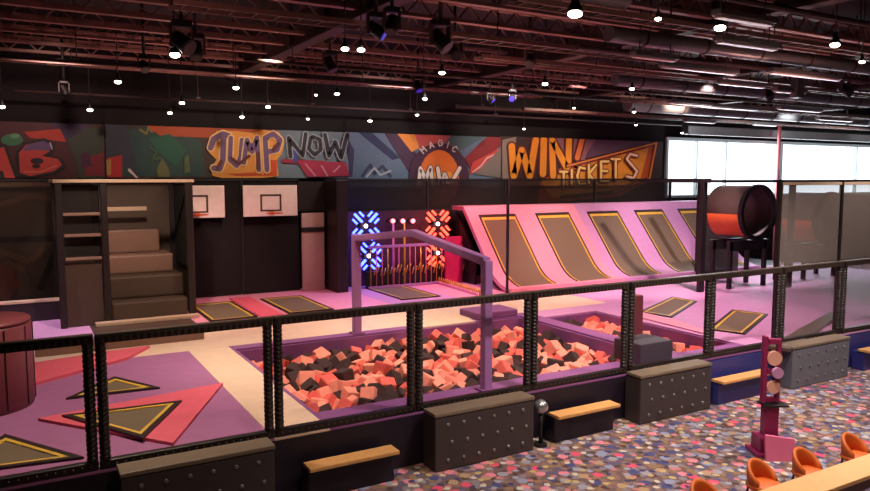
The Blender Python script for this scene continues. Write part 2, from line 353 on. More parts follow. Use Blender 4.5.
# hanging lamps
def lamp(x, y, z, s, label, power=0):
    t = thing('pendant_lamp', (x, y, z), label, 'lamp', 'small hanging ceiling lamps')
    b = B(); b.cyl((x, y, z + .2 * s), (x, y, 7.598), .012, 6); b.build('cord', M['blk'], t)
    b = B(); b.lathe([(.001, .20 * s), (.03 * s, .19 * s), (.04 * s, .12 * s), (.085 * s, .03 * s), (.08 * s, .02 * s)], (x, y, z), 16); b.build('lamp_shade', M['blk'], t)
    b = B(); b.ball((x, y, z), .072 * s, 0, 12, (1, 1, .55)); b.build('bulb', M['lampw'], t)
LA = [(575, 14, 1.3, 'large bright lamp at the top right of centre'), (720, 28, 1.1, 'lamp near the top, second from the right'), (835, 45, 1, 'lamp at the upper right corner'),
      (118, 82, 1, 'lamp above the stair tower'), (175, 55, 1.2, 'lamp beside the dark speaker cluster at upper left'), (236, 88, 1, 'lamp above the J of the JUMP lettering'),
      (182, 103, .9, 'lamp just left of the JUMP lettering'), (170, 113, .8, 'small lower lamp just left of the JUMP lettering'), (2, 107, .9, 'lamp at the far left edge'), (90, 110, .9, 'lamp above the left panel seam of the mural'),
      (268, 107, .9, 'lamp above the P of the JUMP lettering'), (242, 117, .8, 'lowest lamp over the JUMP lettering'), (337, 94, .9, 'lamp above the NOW lettering'), (370, 121, .8, 'lamp at the seam after the NOW lettering'),
      (345, 49, .9, 'left one of a close pair of lamps near the top'), (361, 50, .9, 'right one of a close pair of lamps near the top'), (442, 73, .9, 'lamp above the MAGIC sunburst'), (425, 99, .9, 'lamp hanging closest above MAGIC'),
      (417, 115, .7, 'smallest lamp over the MAGIC sunburst'), (545, 84, .9, 'lamp above the WIN lettering'), (574, 108, .6, 'small lamp low over the WIN lettering'), (632, 89, .8, 'top one of three lamps in a column right of WIN'), (634, 112, .8, 'middle one of three lamps in a column right of WIN'),
      (636, 125, .7, 'bottom one of three lamps in a column right of WIN'), (308, 119, .6, 'faint lamp over the gap between JUMP and NOW'), (524, 129, .6, 'faint lamp over the right panel seam of the mural'), (682, 133, .7, 'small lamp near the left end of the window'),
      (658, 19, .6, 'faint lamp at the top between two brighter lamps'), (316, 95, .6, 'faint lamp left of the lamp above NOW'), (862, 62, .7, 'faint lamp at the right edge')]
for (px, py, s, lb) in LA:
    p = onz(px, py, 6.1)
    if p.y > 19: p = ony(px, py, 19.0 - random.random())
    lamp(p.x, p.y, p.z, s, lb)
# moving head stage lights and speakers under the roof
def head(x, y, z, s, lens, label, rz, tilt):
    t = thing('stage_light', (x, y, z), label, 'stage light', 'dark stage lights under the roof')
    b = B(); b.cyl((x, y, z + .35 * s), (x, y, 7.6), .03, 8); b.box(x - .16 * s, x + .16 * s, y - .12 * s, y + .12 * s, z + .24 * s, z + .36 * s, .02); b.build('base', M['blk'], t)
    b = B(); b.box(x - .2 * s, x - .16 * s, y - .05 * s, y + .05 * s, z - .1 * s, z + .3 * s); b.box(x + .16 * s, x + .2 * s, y - .05 * s, y + .05 * s, z - .1 * s, z + .3 * s); b.build('yoke', M['steel'], t)
    d = Vector((math.sin(rz) * math.cos(tilt), math.cos(rz) * math.cos(tilt), -math.sin(tilt))); c = Vector((x, y, z))
    b = B(); b.cyl(c - d * .18 * s, c + d * .2 * s, .12 * s, 14, .15 * s); hd = b.build('head', M['blk'], t)
    b = B(); b.cyl(c + d * .201 * s, c + d * .22 * s, .12 * s, 14); b.build('lens', lens, hd)
HL = [(182, 42, 1.6, 'blk', 'large dark stage light beside the upper left lamp'), (196, 50, 1.3, 'blk', 'dark stage light right of the upper left lamp'), (144, 66, 1.0, 'blk', 'dark stage light left of the upper left lamp'), (376, 30, 1.2, 'bluel', 'stage light with blue lens under the upper middle beam'),
      (392, 24, 1.1, 'blk', 'dark stage light beside the blue lens one'), (440, 40, 1.5, 'blk', 'dark stage light above the MAGIC sunburst'), (455, 52, 1.2, 'blk', 'smaller dark stage light right of the MAGIC sunburst lamp'), (418, 86, 1.1, 'bluel', 'stage light glowing blue above the sunburst'), (490, 98, 1.0, 'bluel', 'left one of two dim blue lights above the yellow lettering'),
      (512, 97, 1.0, 'bluel', 'right one of two dim blue lights above the yellow lettering'), (330, 64, 1.2, 'blk', 'dark stage light below the close pair of lamps'), (768, 94, 1.3, 'blk', 'dark stage light above the middle of the window'), (845, 90, 1.4, 'blk', 'dark stage light at the right above the window'), (64, 90, .9, 'blk', 'dark stage light above the AB lettering'), (530, 60, 1.0, 'blk', 'dark stage light above the WIN lettering')]
for i, (px, py, s, ln, lb) in enumerate(HL):
    p = onz(px, py, 6.3); s *= .62
    if p.y > 18.5: p = ony(px, py, 18.3)
    head(p.x, p.y, p.z, s, M[ln], lb, [2.6, 3.4, 3.0, 2.2, 3.9][i % 5], [.6, 1.1, .8][i % 3])
# bright batten fixtures near the windows
def batten(px, py, z, ln, label):
    p = onz(px, py, z)
    if p.y > 18.4: p = ony(px, py, 18.3)
    t = thing('batten_light', tuple(p), label, 'ceiling fixture', 'grey batten fixtures near the windows')
    x, y, z = p
    b = B(); b.box(x - ln / 2, x + ln / 2, y - .09, y + .09, z, z + .09, .02); b.build('housing', M['duct'], t)
    b = B(); b.box(x - ln / 2 + .04, x + ln / 2 - .04, y - .06, y + .06, z - .035, z - .001, .01); b.build('diffuser', M['white'], t)
    b = B(); b.cyl((x - ln * .35, y, z + .09), (x - ln * .35, y, 7.598), .012, 6); b.cyl((x + ln * .35, y, z + .09), (x + ln * .35, y, 7.598), .012, 6); b.build('hanger', M['blk'], t)
for (px, py, ln, lb) in [(655, 58, 1.1, 'batten fixture left of the window group near mid height'), (748, 45, 1.5, 'highest batten fixture over the window'), (742, 85, 1.6, 'bright batten fixture over the middle of the window'), (745, 20, 1.2, 'topmost grey batten fixture at upper right'), (700, 70, 2.2, 'long batten fixture left over the window'),
        (806, 76, 2.4, 'long batten fixture right over the window'), (690, 104, 1.8, 'low batten fixture at the window left end'), (730, 108, 2.6, 'low batten fixture over the window middle'), (765, 125, 1.4, 'lowest batten fixture above the window'), (800, 110, 2.2, 'low batten fixture right of the red pole'), (700, 122, 1.6, 'lowest batten fixture near the window corner'), (835, 120, 2.2, 'lowest batten fixture at far right'), (790, 92, 1.2, 'short batten fixture at the right')]:
    batten(px, py, 6.15, ln, lb)
# acoustic baffles hanging at the right
p = onz(797, 98, 6.0)
b = B(); b.box(p.x - .15, p.x + .15, p.y - .1, p.y + .1, p.z, p.z + .5, .02); b.cyl((p.x, p.y, p.z + .5), (p.x, p.y, 7.598), .012, 6)
tag(b.build('ceiling_speaker', M['duct'], base=tuple(p)), 'small pale speaker hanging over the right of the window', 'speaker')

# ================================================================ MURAL (flat painted panels on the far wall)
def flat_panel(idx, label, pxs, x0, x1, ytop, z0, art, base_rgb):
    """one painted panel: art = list of (kind, rgb, data)"""
    mats = []; keys = {}
    def mi(rgb):
        if rgb not in keys:
            keys[rgb] = len(mats); mats.append(mat('mural_paint_%d_%d_%d' % rgb, rgb, .6, var=.15, scale=3))
        return keys[rgb]
    b = B(); Y = WY
    b.box(x0, x1, Y - .02, Y + .08, z0, ytop, mi=mi(base_rgb))
    lay = [0]
    def pt(q, d): v = ony(q[0], q[1], Y); return Vector((min(max(v.x, x0), x1), Y - .02 - d, min(max(v.z, z0), ytop)))
    for k, (kind, rgb, data) in enumerate(art):
        d = .0035 * (k + 1); m_ = mi(rgb)
        if kind == 'poly':
            b.prism([pt(q, d) for q in data], (0, .003, 0), m_)
        elif kind == 'disc':
            (cx, cy, rx, ry) = data
            b.prism([pt((cx + rx * math.cos(a * PI / 12), cy + ry * math.sin(a * PI / 12)), d) for a in range(24)], (0, .003, 0), m_)
        elif kind == 'line':
            pts, wd = data; wd *= .5
            for i in range(len(pts) - 1):
                (ax, ay), (bx, by) = pts[i], pts[i + 1]; L_ = math.hypot(bx - ax, by - ay) or 1; nx, ny = -(by - ay) / L_ * wd, (bx - ax) / L_ * wd
                b.prism([pt(q, d) for q in ((ax + nx, ay + ny), (bx + nx, by + ny), (bx - nx, by - ny), (ax - nx, ay - ny))], (0, .003, 0), m_)
            for q in pts:
                b.prism([pt((q[0] + wd * math.cos(a * PI / 4), q[1] + wd * math.sin(a * PI / 4)), d + .0003) for a in range(8)], (0, .003, 0), m_)
    o = b.build('mural_panel', mats, base=((x0 + x1) / 2, Y, z0))
    return tag(o, label, 'mural', 'painted graffiti mural panels')
def letter(pts_list, wd, fill, out, ow):
    r = []
    for p in pts_list: r.append(('line', out, (p, wd + ow)))
    for p in pts_list: r.append(('line', fill, (p, wd)))
    return r
DK = (28, 18, 22)
# panel 1: red AB
art = [('poly', (70, 22, 30), [(0, 121), (60, 122), (75, 178), (0, 178)]), ('poly', (52, 34, 66), [(50, 122), (88, 123), (80, 140), (62, 142)]), ('poly', (50, 62, 50), [(68, 140), (86, 128), (106, 128), (104, 178), (80, 178), (76, 160)]),
       ('poly', (178, 52, 36), [(24, 132), (60, 129), (66, 142), (30, 138)]), ('poly', (120, 30, 40), [(86, 158), (104, 152), (104, 176), (84, 176)]),
       ('poly', (70, 28, 60), [(80, 155), (88, 150), (92, 166), (82, 168)]), ('disc', (54, 120, 80), (12, 140, 11, 6)), ('disc', (96, 150, 110), (15, 136, 5, 2.5))]
RB = (188, 62, 58)
art += [('poly', DK, [(-8, 178), (-6, 146), (6, 144), (19, 178)]), ('poly', RB, [(-8, 178), (-6, 149), (4, 147), (15, 178), (5, 178), (3, 171), (-8, 171)]),
        ('poly', DK, [(17, 176), (16, 152), (24, 142), (44, 138), (56, 143), (54, 152), (48, 156), (62, 158), (66, 166), (56, 174), (30, 179)]),
        ('poly', RB, [(20, 173), (19, 153), (26, 145), (43, 141), (52, 145), (50, 151), (42, 156), (58, 159), (62, 165), (54, 171), (30, 176)]),
        ('poly', (96, 74, 116), [(23, 151), (27, 145), (43, 141), (52, 145), (50, 151), (38, 150)]), ('line', (200, 180, 190), ([(50, 143), (52, 149)], 1.3)),
        ('disc', DK, (37, 161, 6.5, 3)), ('disc', DK, (36, 166, 4, 2)), ('line', (210, 110, 90), ([(24, 172), (40, 172), (56, 166)], 1.4))]
flat_panel(1, 'dark red graffiti mural panel with the letters AB at far left', None, -1.8, 1.94, 5.36, 4.0, art, (60, 34, 38))
# panel 2: green with JUMP and NOW
art = [('poly', (34, 66, 62), [(124, 130), (150, 126), (200, 140), (206, 176), (120, 176)]), ('poly', (46, 52, 66), [(106, 124), (126, 124), (140, 176), (106, 158)]), ('poly', (170, 70, 26), [(146, 125), (290, 128), (286, 142), (215, 138), (160, 136)]),
       ('poly', (24, 84, 66), [(148, 138), (170, 134), (186, 150), (176, 166), (158, 152)]), ('poly', (170, 40, 40), [(107, 158), (122, 155), (122, 177), (107, 177)]), ('poly', (170, 130, 70), [(106, 160), (111, 159), (111, 175), (106, 175)]), ('poly', (96, 100, 60), [(156, 170), (162, 158), (168, 168), (170, 177), (158, 177)]),
       ('poly', (84, 96, 60), [(184, 158), (188, 154), (190, 172), (184, 174)]), ('line', (120, 110, 60), ([(140, 130), (146, 134), (148, 128), (152, 132)], 2.5)), ('line', (60, 90, 60), ([(150, 148), (156, 152), (152, 160), (160, 158)], 2)),
       ('line', (210, 190, 180), ([(129, 170), (137, 180)], 3)),
       ('poly', (104, 118, 130), [(276, 127), (352, 130), (352, 178), (276, 178)]),
       ('poly', (224, 150, 66), [(208, 142), (216, 131), (236, 131), (252, 133), (262, 130), (278, 132), (284, 142), (281, 154), (276, 160), (278, 176), (262, 178), (240, 178), (222, 178), (212, 176), (210, 168), (216, 160), (208, 152)]),
       ('poly', (198, 78, 30), [(236, 176), (226, 174), (260, 172), (262, 176)]), ('poly', (206, 76, 32), [(262, 176), (268, 160), (276, 160), (276, 176)])]
PU = (112, 84, 122); MO = (98, 44, 50); CR = (236, 196, 130)
art += letter([[(210, 148), (213, 139), (222, 134), (228, 136)], [(223, 136), (222, 160), (219, 169), (213, 168)]], 5.5, PU, CR, 3)
art += letter([[(230, 138), (229, 160), (236, 166), (240, 156), (241, 140)]], 4.5, PU, CR, 2.5)
art += letter([[(243, 163), (246, 140), (251, 152), (256, 138), (258, 170)]], 4.5, PU, CR, 2.5)
art += letter([[(266, 170), (264, 138), (272, 134), (279, 140), (276, 150), (267, 152)]], 5, PU, CR, 2.5)
art += [('line', MO, ([(220, 162), (217, 168)], 4)), ('line', MO, ([(230, 158), (238, 164), (248, 156)], 3)), ('line', MO, ([(257, 154), (257, 168)], 4)), ('line', MO, ([(277, 144), (272, 150)], 4))]
BK = (26, 24, 34); GR = (150, 150, 158)
art += [('line', (150, 30, 60), ([(282, 161), (324, 163)], 4)), ('poly', (160, 34, 66), [(296, 162), (344, 162), (352, 176), (306, 177)]), ('line', (196, 120, 140), ([(304, 164), (314, 176)], 1.5)), ('line', (200, 130, 150), ([(320, 166), (326, 176)], 1.5)), ('line', (200, 130, 150), ([(332, 172), (338, 166)], 1.5)), ('poly', (60, 70, 140), [(291, 146), (296, 146), (296, 162), (291, 162)])]
art += letter([[(289, 157), (287, 138), (301, 156), (304, 134)]], 3.6, BK, GR, 2.2)
art += letter([[(309, 138), (307, 149), (313, 155), (319, 150), (318, 140), (311, 137)]], 3.6, BK, GR, 2.2)
art += letter([[(323, 135), (327, 156), (333, 142), (339, 158), (345, 135)]], 3.8, BK, GR, 2.2)
art += [('poly', BK, [(346, 138), (353, 146), (353, 160), (346, 152)])]
flat_panel(2, 'graffiti mural panel with dark green swirls and the words JUMP NOW', None, 1.96, 8.68, 5.37, 4.0, art, (58, 42, 38))
# panel 3: blue, starburst MAGIC
art = [('poly', (40, 46, 84), [(358, 131), (372, 131), (400, 158), (392, 160)]), ('poly', (52, 46, 90), [(345, 140), (354, 150), (352, 177), (346, 177)]), ('line', (60, 60, 90), ([(362, 176), (370, 165), (374, 174), (382, 166), (390, 176)], 3)), ('line', (170, 176, 190), ([(366, 177), (374, 168), (380, 175), (390, 171)], 2)),
       ('poly', (64, 34, 64), [(384, 131), (396, 131), (440, 178), (412, 178)]), ('poly', (226, 140, 52), [(397, 132), (414, 132), (419, 148), (411, 152)]), ('poly', (190, 74, 66), [(414, 132), (436, 132), (433, 146), (420, 148)]), ('poly', (190, 88, 90), [(436, 132), (450, 133), (442, 146), (434, 146)]), ('poly', (72, 100, 104), [(450, 133), (484, 134), (458, 152), (444, 146)]),
       ('poly', (130, 26, 36), [(486, 136), (506, 135), (500, 146), (470, 170), (464, 158)]), ('poly', (196, 60, 60), [(500, 148), (472, 162), (468, 175), (484, 168)]), ('line', (216, 170, 160), ([(506, 146), (500, 152), (486, 158), (480, 166), (472, 172)], 1.6)), ('poly', (120, 110, 104), [(506, 148), (488, 160), (474, 174), (506, 178)]),
       ('disc', (66, 30, 58), (438, 176, 30, 33)), ('disc', (230, 116, 36), (438, 178, 20, 28)), ('poly', (244, 160, 60), [(424, 178), (426, 172), (450, 172), (452, 178)])]
WH = (224, 208, 196)
ch = {'M': [[(-2, 3), (-2, -3), (0, 0), (2, -3), (2, 3)]], 'A': [[(-2, 3), (0, -3), (2, 3)], [(-1, 1), (1, 1)]], 'G': [[(2, -2), (-1, -3), (-2, 0), (-1, 3), (2, 2), (2, 0), (0.5, 0)]], 'I': [[(0, -3), (0, 3)]], 'C': [[(2, -2), (0, -3), (-2, 0), (0, 3), (2, 2)]]}
for c_, (cx, cy, an) in zip('MAGIC', [(422, 150, -40), (430, 145, -18), (439, 143, 0), (446.5, 145, 16), (453, 149, 36)]):
    a_ = math.radians(an)
    for st in ch[c_]: art.append(('line', WH, ([(cx + x * math.cos(a_) - y * math.sin(a_), cy + x * math.sin(a_) + y * math.cos(a_)) for x, y in st], 1.1)))
art += letter([[(417, 186), (419, 168), (424, 180), (429, 167), (431, 186)]], 3.6, (236, 220, 212), (90, 40, 40), 1.6)
art += letter([[(436, 168), (439, 186), (443, 174), (448, 186), (458, 168)]], 3.6, (236, 220, 212), (90, 40, 40), 1.6)
flat_panel(3, 'blue graffiti mural panel with an orange sunburst and the word MAGIC', None, 8.70, 14.28, 5.38, 3.1, art, (92, 112, 136))
# panel 4: WIN TICKETS
OR = (240, 150, 40); DR = (96, 30, 26)
art = [('poly', (140, 124, 112), [(502, 140), (516, 134), (512, 180), (502, 190)]), ('poly', (104, 70, 96), [(592, 137), (650, 140), (640, 146), (586, 158)]), ('poly', (150, 96, 110), [(536, 135), (596, 138), (588, 150), (584, 160), (540, 160)]),
       ('poly', (190, 80, 36), [(560, 168), (654, 142), (652, 160), (646, 182), (620, 196), (540, 204), (520, 196)]), ('poly', (222, 140, 50), [(572, 168), (648, 148), (640, 178), (616, 190), (552, 198), (540, 182)]), ('poly', (110, 60, 50), [(508, 178), (540, 180), (536, 206), (508, 206)])]
def xs(s, dx, dy, k): return [[(dx + x * k, dy + y * k) for x, y in st] for st in s]
art += letter([[(511, 146), (513, 176), (521, 150), (529, 176), (535, 140)]], 6.5, OR, DR, 3.5)
art += letter([[(543, 139), (542, 174)]], 6.5, OR, DR, 3.5)
art += letter([[(552, 176), (551, 140), (567, 170), (568, 139)]], 6, OR, DR, 3.5)
art += letter([[(581, 137), (576, 158)], [(574, 166), (573.5, 167)]], 5, (230, 120, 60), DR, 3)
art += [('line', DR, ([(566, 166), (655, 143), (648, 178), (612, 192), (560, 197)], 3.4)), ('line', (226, 130, 60), ([(566, 166), (655, 143), (648, 178), (612, 192)], 1.6))]
TK = (244, 196, 120)
Tl = {'T': [[(-3, -7), (3, -7)], [(0, -7), (0, 7)]], 'I': [[(0, -7), (0, 7)]], 'C': [[(3, -6), (-1, -7), (-3, 0), (-1, 7), (3, 6)]], 'K': [[(-2.5, -7), (-2.5, 7)], [(3, -7), (-2.5, 0), (3, 7)]], 'E': [[(3, -7), (-2.5, -7), (-2.5, 7), (3, 7)], [(-2.5, 0), (2, 0)]], 'S': [[(3, -6), (-1, -7), (-3, -4), (3, 3), (1, 7), (-3, 6)]]}
for c_, (cx, cy, k) in zip('TICKETS', [(562, 181, 1.0), (570, 179, 1.0), (579, 177, 1.05), (590, 175, 1.1), (602, 172, 1.15), (613, 170, 1.2), (629, 167, 1.45)]):
    for st in xs(Tl[c_], cx, cy - 1, k * 1.18): art.append(('line', (110, 44, 34), (st, 4.4)))
    for st in xs(Tl[c_], cx, cy - 1, k * 1.18): art.append(('line', TK if c_ != 'S' else (240, 190, 170), (st, 2.3)))
flat_panel(4, 'graffiti mural panel with yellow WIN! TICKETS lettering at the right', None, 14.30, 22.1, 5.42, 3.1, art, (62, 36, 40))

# ================================================================ DECK PLATFORM
P1 = (3.42, 10.15, 9.3, 13.6)      # main foam pit x0,x1,y0,y1
P2 = (10.55, 12.15, 9.2, 13.2)      # narrow pit
plat = thing('play_platform', (8, FY, 0), 'raised black sided deck with purple, pink and beige pads and two sunken pits', 'play platform')
zt = DZ - .04
b = B()
def blk(x0, x1, y0, y1, z1=zt): b.box(x0, x1, y0, y1, 0, z1)
blk(-5, P1[0], 8.60, 20.3); blk(P1[0], P1[1], 8.60, P1[2]); blk(P1[0], P1[1], P1[3], 20.3); blk(P1[1], P2[0], 8.60, 20.3); blk(P2[0], P2[1], 8.60, P2[2]); blk(P2[0], P2[1], P2[3], 20.3); blk(P2[1], 26, 8.60, 20.3)
b.build('deck_body', M['plum'], plat)
for x0, x1 in ((10.3, 12.45), (14.42, 17.5)):  # added pads: light on the skirt's right end put into brighter blue
    b = B(); b.box(x0, x1, 8.565, 8.595, .02, .7, .01); o = b.build('skirt_lit_pad', M['skirt_lit'], plat); o['label'] = 'front pad of the deck, bluer where the skirt is lit'
b = B(); b.box(P1[0], P1[1], P1[2], P1[3], 0, .2); b.box(P2[0], P2[1], P2[2], P2[3], 0, .2); b.build('pit_floor', M['liner'], plat)
def pads(name, mt, rects, label=None):
    for r in rects:
        b = B(); b.box(r[0], r[1], r[2], r[3], zt, DZ, .012); o = b.build(name, mt, plat)
        if label: o['label'] = label
pads('deck_pad', M['beige'], [(2.62, P1[0] - .05, 8.60, 13.9), (-5, 1.2, 13.9, 15.6), (1.2, 8.2, 13.9, 16.2), (8.2, 13.2, 13.9, 15.4), (7.3, 8.9, 13.6, 13.9)], 'beige walkway pad')
pads('pit_border_pad', M['purple2'], [(P1[0] - .05, P1[0], 8.60, 13.9), (P1[0], P1[1], 8.60, P1[2]), (P1[0], 7.3, P1[3], 13.9), (8.9, P1[1], P1[3], 13.9), (P1[1], P2[0], 8.60, 13.9), (P2[0], P2[1], 8.60, P2[2])], 'purple pad beside a pit')
pads('deck_pad', M['purple'], [(-5, 2.62, 8.60, 13.9)], 'purple pad of the front left court')
pads('deck_pad', M['lilac'], [(P2[1], 26, 8.60, 13.2), (P2[0], 26, 13.2, 13.9), (13.2, 26, 13.9, 17.0)], 'lilac pad of the right court')
pads('deck_pad', M['rose'], [(3.3, 8.2, 16.2, 20.3), (10.2, 13.2, 15.4, 20.3)], 'rose pink pad')
pads('deck_pad', M['lilac'], [(-5, 1.2, 15.6, 20.3), (8.2, 10.2, 15.4, 20.3)], 'pale lilac pad')
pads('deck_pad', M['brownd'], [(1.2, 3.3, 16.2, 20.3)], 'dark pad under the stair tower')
b = B()
for (x0, x1, y0, y1) in (P1, P2):
    b.box(x0, x1, y1 - .05, y1, .2, zt); b.box(x0, x0 + .05, y0, y1 - .05, .2, zt); b.box(x1 - .05, x1, y0, y1 - .05, .2, zt); b.box(x0 + .05, x1 - .05, y0, y0 + .05, .2, zt)
b.build('pit_wall_pad', M['purple2'], plat)
# raised pads of the left court (coral)
def W(q, z=DZ): return onz(q[0], q[1], z)
def shape(name, pts, z0, z1, mt, label, cat, group=None):
    b = B(); b.prism([(p[0], p[1], z0) for p in pts], (0, 0, z1 - z0)); return tag(b.build(name, mt, base=(pts[0][0], pts[0][1], z0)), label, cat, group)
def ring_mat(pts, ins, z, root, pad_w=0):
    """trampoline bed: dark edge pad, yellow strip, woven mat (nested convex loops)"""
    c = Vector((sum(p[0] for p in pts) / len(pts), sum(p[1] for p in pts) / len(pts)))
    def inset(k): 
        n = len(pts); out = []
        for i in range(n):
            p0 = Vector(pts[i - 1][:2]); p1 = Vector(pts[i][:2]); p2 = Vector(pts[(i + 1) % n][:2])
            d1 = (p1 - p0).normalized(); d2 = (p2 - p1).normalized()
            n1 = Vector((-d1.y, d1.x)); n2 = Vector((-d2.y, d2.x))
            if n1.dot(c - p1) < 0: n1 = -n1
            if n2.dot(c - p1) < 0: n2 = -n2
            m_ = (n1 + n2).normalized(); out.append(p1 + m_ * (k / max(.3, m_.dot(n1))))
        return out
    L_ = [inset(0), inset(.07), inset(.125)]
    def annulus(a, c_, z0, z1, mt, name):
        b = B(); n = len(a)
        for i in range(n):
            j = (i + 1) % n
            b.prism([(a[i].x, a[i].y, z0), (a[j].x, a[j].y, z0), (c_[j].x, c_[j].y, z0), (c_[i].x, c_[i].y, z0)], (0, 0, z1 - z0))
        b.build(name, mt, root)
    annulus(L_[0], L_[1], z, z + .03, M['edge'], 'edge_pad'); annulus(L_[1], L_[2], z, z + .026, M['yellow'], 'yellow_strip')
    b = B(); b.prism([(q.x, q.y, z) for q in L_[2]], (0, 0, .012)); b.build('jump_mat', M['mesh'], root)
def tramp(pts, label, z=DZ, group='floor trampolines'):
    t = thing('floor_trampoline', (pts[0][0], pts[0][1], z), label, 'trampoline', group); ring_mat([Vector(p[:2]) for p in pts], 0, z, t); return t
pk = [W(q) for q in ((223, 385), (173, 446), (38, 421))]
shape('triangle_pad', pk, DZ, DZ + .04, M['pink'], 'large coral pink triangular pad round the middle triangle trampoline', 'pad', 'coral pads of the left court')
tramp([W(q, DZ + .04) for q in ((182, 402), (62, 417), (143, 440))], 'triangular trampoline inside the large coral triangle', DZ + .04, 'triangular trampolines')
tramp([W(q) for q in ((115, 378), (66, 400), (160, 389))], 'small triangular trampoline behind the coral triangle', DZ, 'triangular trampolines')
tramp([W(q) for q in ((5, 436), (84, 459), (-60, 478))], 'triangular trampoline at the lower left corner', DZ, 'triangular trampolines')
shape('strip_pad', [W(q) for q in ((30, 366), (112, 353), (150, 348), (128, 360), (34, 386))], DZ, DZ + .05, M['pink'], 'coral pink wedge pad beside the maroon column', 'pad', 'coral pads of the left court')
# square trampolines
for (x0, x1, y0, y1, lb) in [(3.6, 4.7, 16.5, 18.9, 'floor trampoline right beside the stair tower, below the left hoop'), (5.45, 6.6, 16.5, 18.9, 'floor trampoline below the right hoop'), (8.7, 9.9, 16.9, 19.3, 'floor trampoline in front of the LED starbursts')]:
    tramp([(x0, y0), (x1, y0), (x1, y1), (x0, y1)], lb, DZ, 'rectangular floor trampolines')
tramp([W(q) for q in ((640, 312.5), (672, 297.5), (697, 302), (672, 318))], 'slanted floor trampoline behind the reddish post', DZ, 'rectangular floor trampolines')
tramp([W(q) for q in ((708, 330), (732, 310.5), (768, 315), (745, 335))], 'slanted floor trampoline at the right of the lilac court', DZ, 'rectangular floor trampolines')
0 and shape('strip_pad', [W(q) for q in ((672, 295), (704, 299), (702, 303), (676, 299))], DZ, DZ + .03, M['pink'], 'thin coral strip above the slanted trampoline', 'pad')
shape('strip_pad', [W(q) for q in ((655, 318), (657, 315), (690, 322), (712, 333), (708, 336)) if 1] if 0 else [W(q) for q in ((639, 318), (641, 313), (672, 320), (710, 333), (706, 335))], DZ, DZ + .03, M['rose'], 'rose strip for the reddish shading along the narrow pit edge', 'pad')  # thin raised strip stands in for reddish edge shading
shape('strip_pad', [(4.75, 16.4), (5.3, 16.4), (5.3, 19.4), (4.75, 19.4)], DZ, DZ + .03, M['pink'], 'coral strip between the two trampolines below the hoops', 'pad')
shape('ramp_pad', [W(q) for q in ((768, 349), (830, 314), (838, 318), (790, 352))], DZ, DZ + .06, M['rail'], 'grey diagonal pad at the right end of the court', 'pad')
# low foam beam and bottom rail of stair tower
b = B(); b.box(.1, 3.1, 14.75, 15.0, DZ, DZ + .17, .02); tag(b.build('balance_beam', M['brown'], base=(.1, 14.8, DZ)), 'long low brown foam beam on the beige walkway in front of the stair tower', 'balance beam')
# divider extras
b = B(); b.box(9.2, 10.0, 8.85, 9.5, DZ, 1.12, .02); tag(b.build('foam_block', M['gbox'], base=(9.6, 9.2, DZ)), 'dark slate block on the pit border next to the reddish post', 'block')
b = B(); b.box(10.24, 10.5, 10.05, 10.3, DZ, 1.72, .03); tag(b.build('padded_post', M['maroon'], base=(10.37, 10.17, DZ)), 'short reddish padded post between the two foam pits', 'post')
b = B(); b.box(8.95, 10.1, 13.62, 14.4, DZ + .0, DZ + .16, .03); tag(b.build('foam_block', M['purple2'], base=(9.5, 14, DZ)), 'low purple block at the back right corner of the foam pit', 'block')

# ---------------------------------------------------------------- foam cubes
cb = B(); cb.box(-.12, .12, -.12, .12, 0, .22, .028); cube = cb.build('foam_cube', M['fpink'])
pinkm = cube.data; darkm = cube.data.copy(); darkm.materials[0] = M['fblack']; coralm = cube.data.copy(); coralm.materials[0] = M['fred']
cells = []
for P, where in ((P1, 'in the main foam pit'), (P2, 'in the narrow foam pit')):
    step = .272; nx = int((P[1] - P[0] - .3) / step); ny = int((P[3] - P[2] - .3) / step)
    for i in range(nx + 1):
        for j in range(ny + 1):
            x = P[0] + .21 + (P[1] - P[0] - .42) * i / nx + random.uniform(-.05, .05); y = P[2] + .21 + (P[3] - P[2] - .42) * j / ny + random.uniform(-.05, .05)
            v = math.sin(x * 3.1 + 1.3 * math.sin(y * 2.3)) * math.sin(y * 2.7 + x); r = random.random()
            kd = 0 if r < .36 + .34 * v else (1 if r < .80 else 2)
            cells.append((math.hypot(x, y) + (2.2 if P is P2 else 0), x, y, kd, where))
cells.sort()
KD = [(darkm, 'charcoal'), (pinkm, 'salmon pink'), (coralm, 'coral red')]
far = B()
for n_, (d, x, y, kd, where) in enumerate(cells):
    rot = Euler((random.uniform(-.75, .75), random.uniform(-.75, .75), random.uniform(0, 3))); s_ = random.uniform(.72, 1.2); z = .31 + random.uniform(-.05, .09)
    if n_ < 290:
        o = cube if n_ == 0 else cube.copy()
        if n_: col.objects.link(o)
        o.data = KD[kd][0]; o.location = (x, y, z); o.rotation_euler = rot; o.scale = (s_, s_, s_)
        tag(o, KD[kd][1] + ' foam cube ' + where, 'foam cube', KD[kd][1] + ' foam cubes ' + where)
    else:
        h = .115 * s_; far.box(x - h, x + h, y - h, y + h, z + .11 - h, z + .11 + h, .02, rot=rot, mi=kd)
tag(far.build('foam_cubes', [M['fblack'], M['fpink'], M['fred']], base=(9.5, 13.2, .3)), 'farther pink and charcoal foam cubes filling the back of both pits', 'foam cubes', kind='stuff')

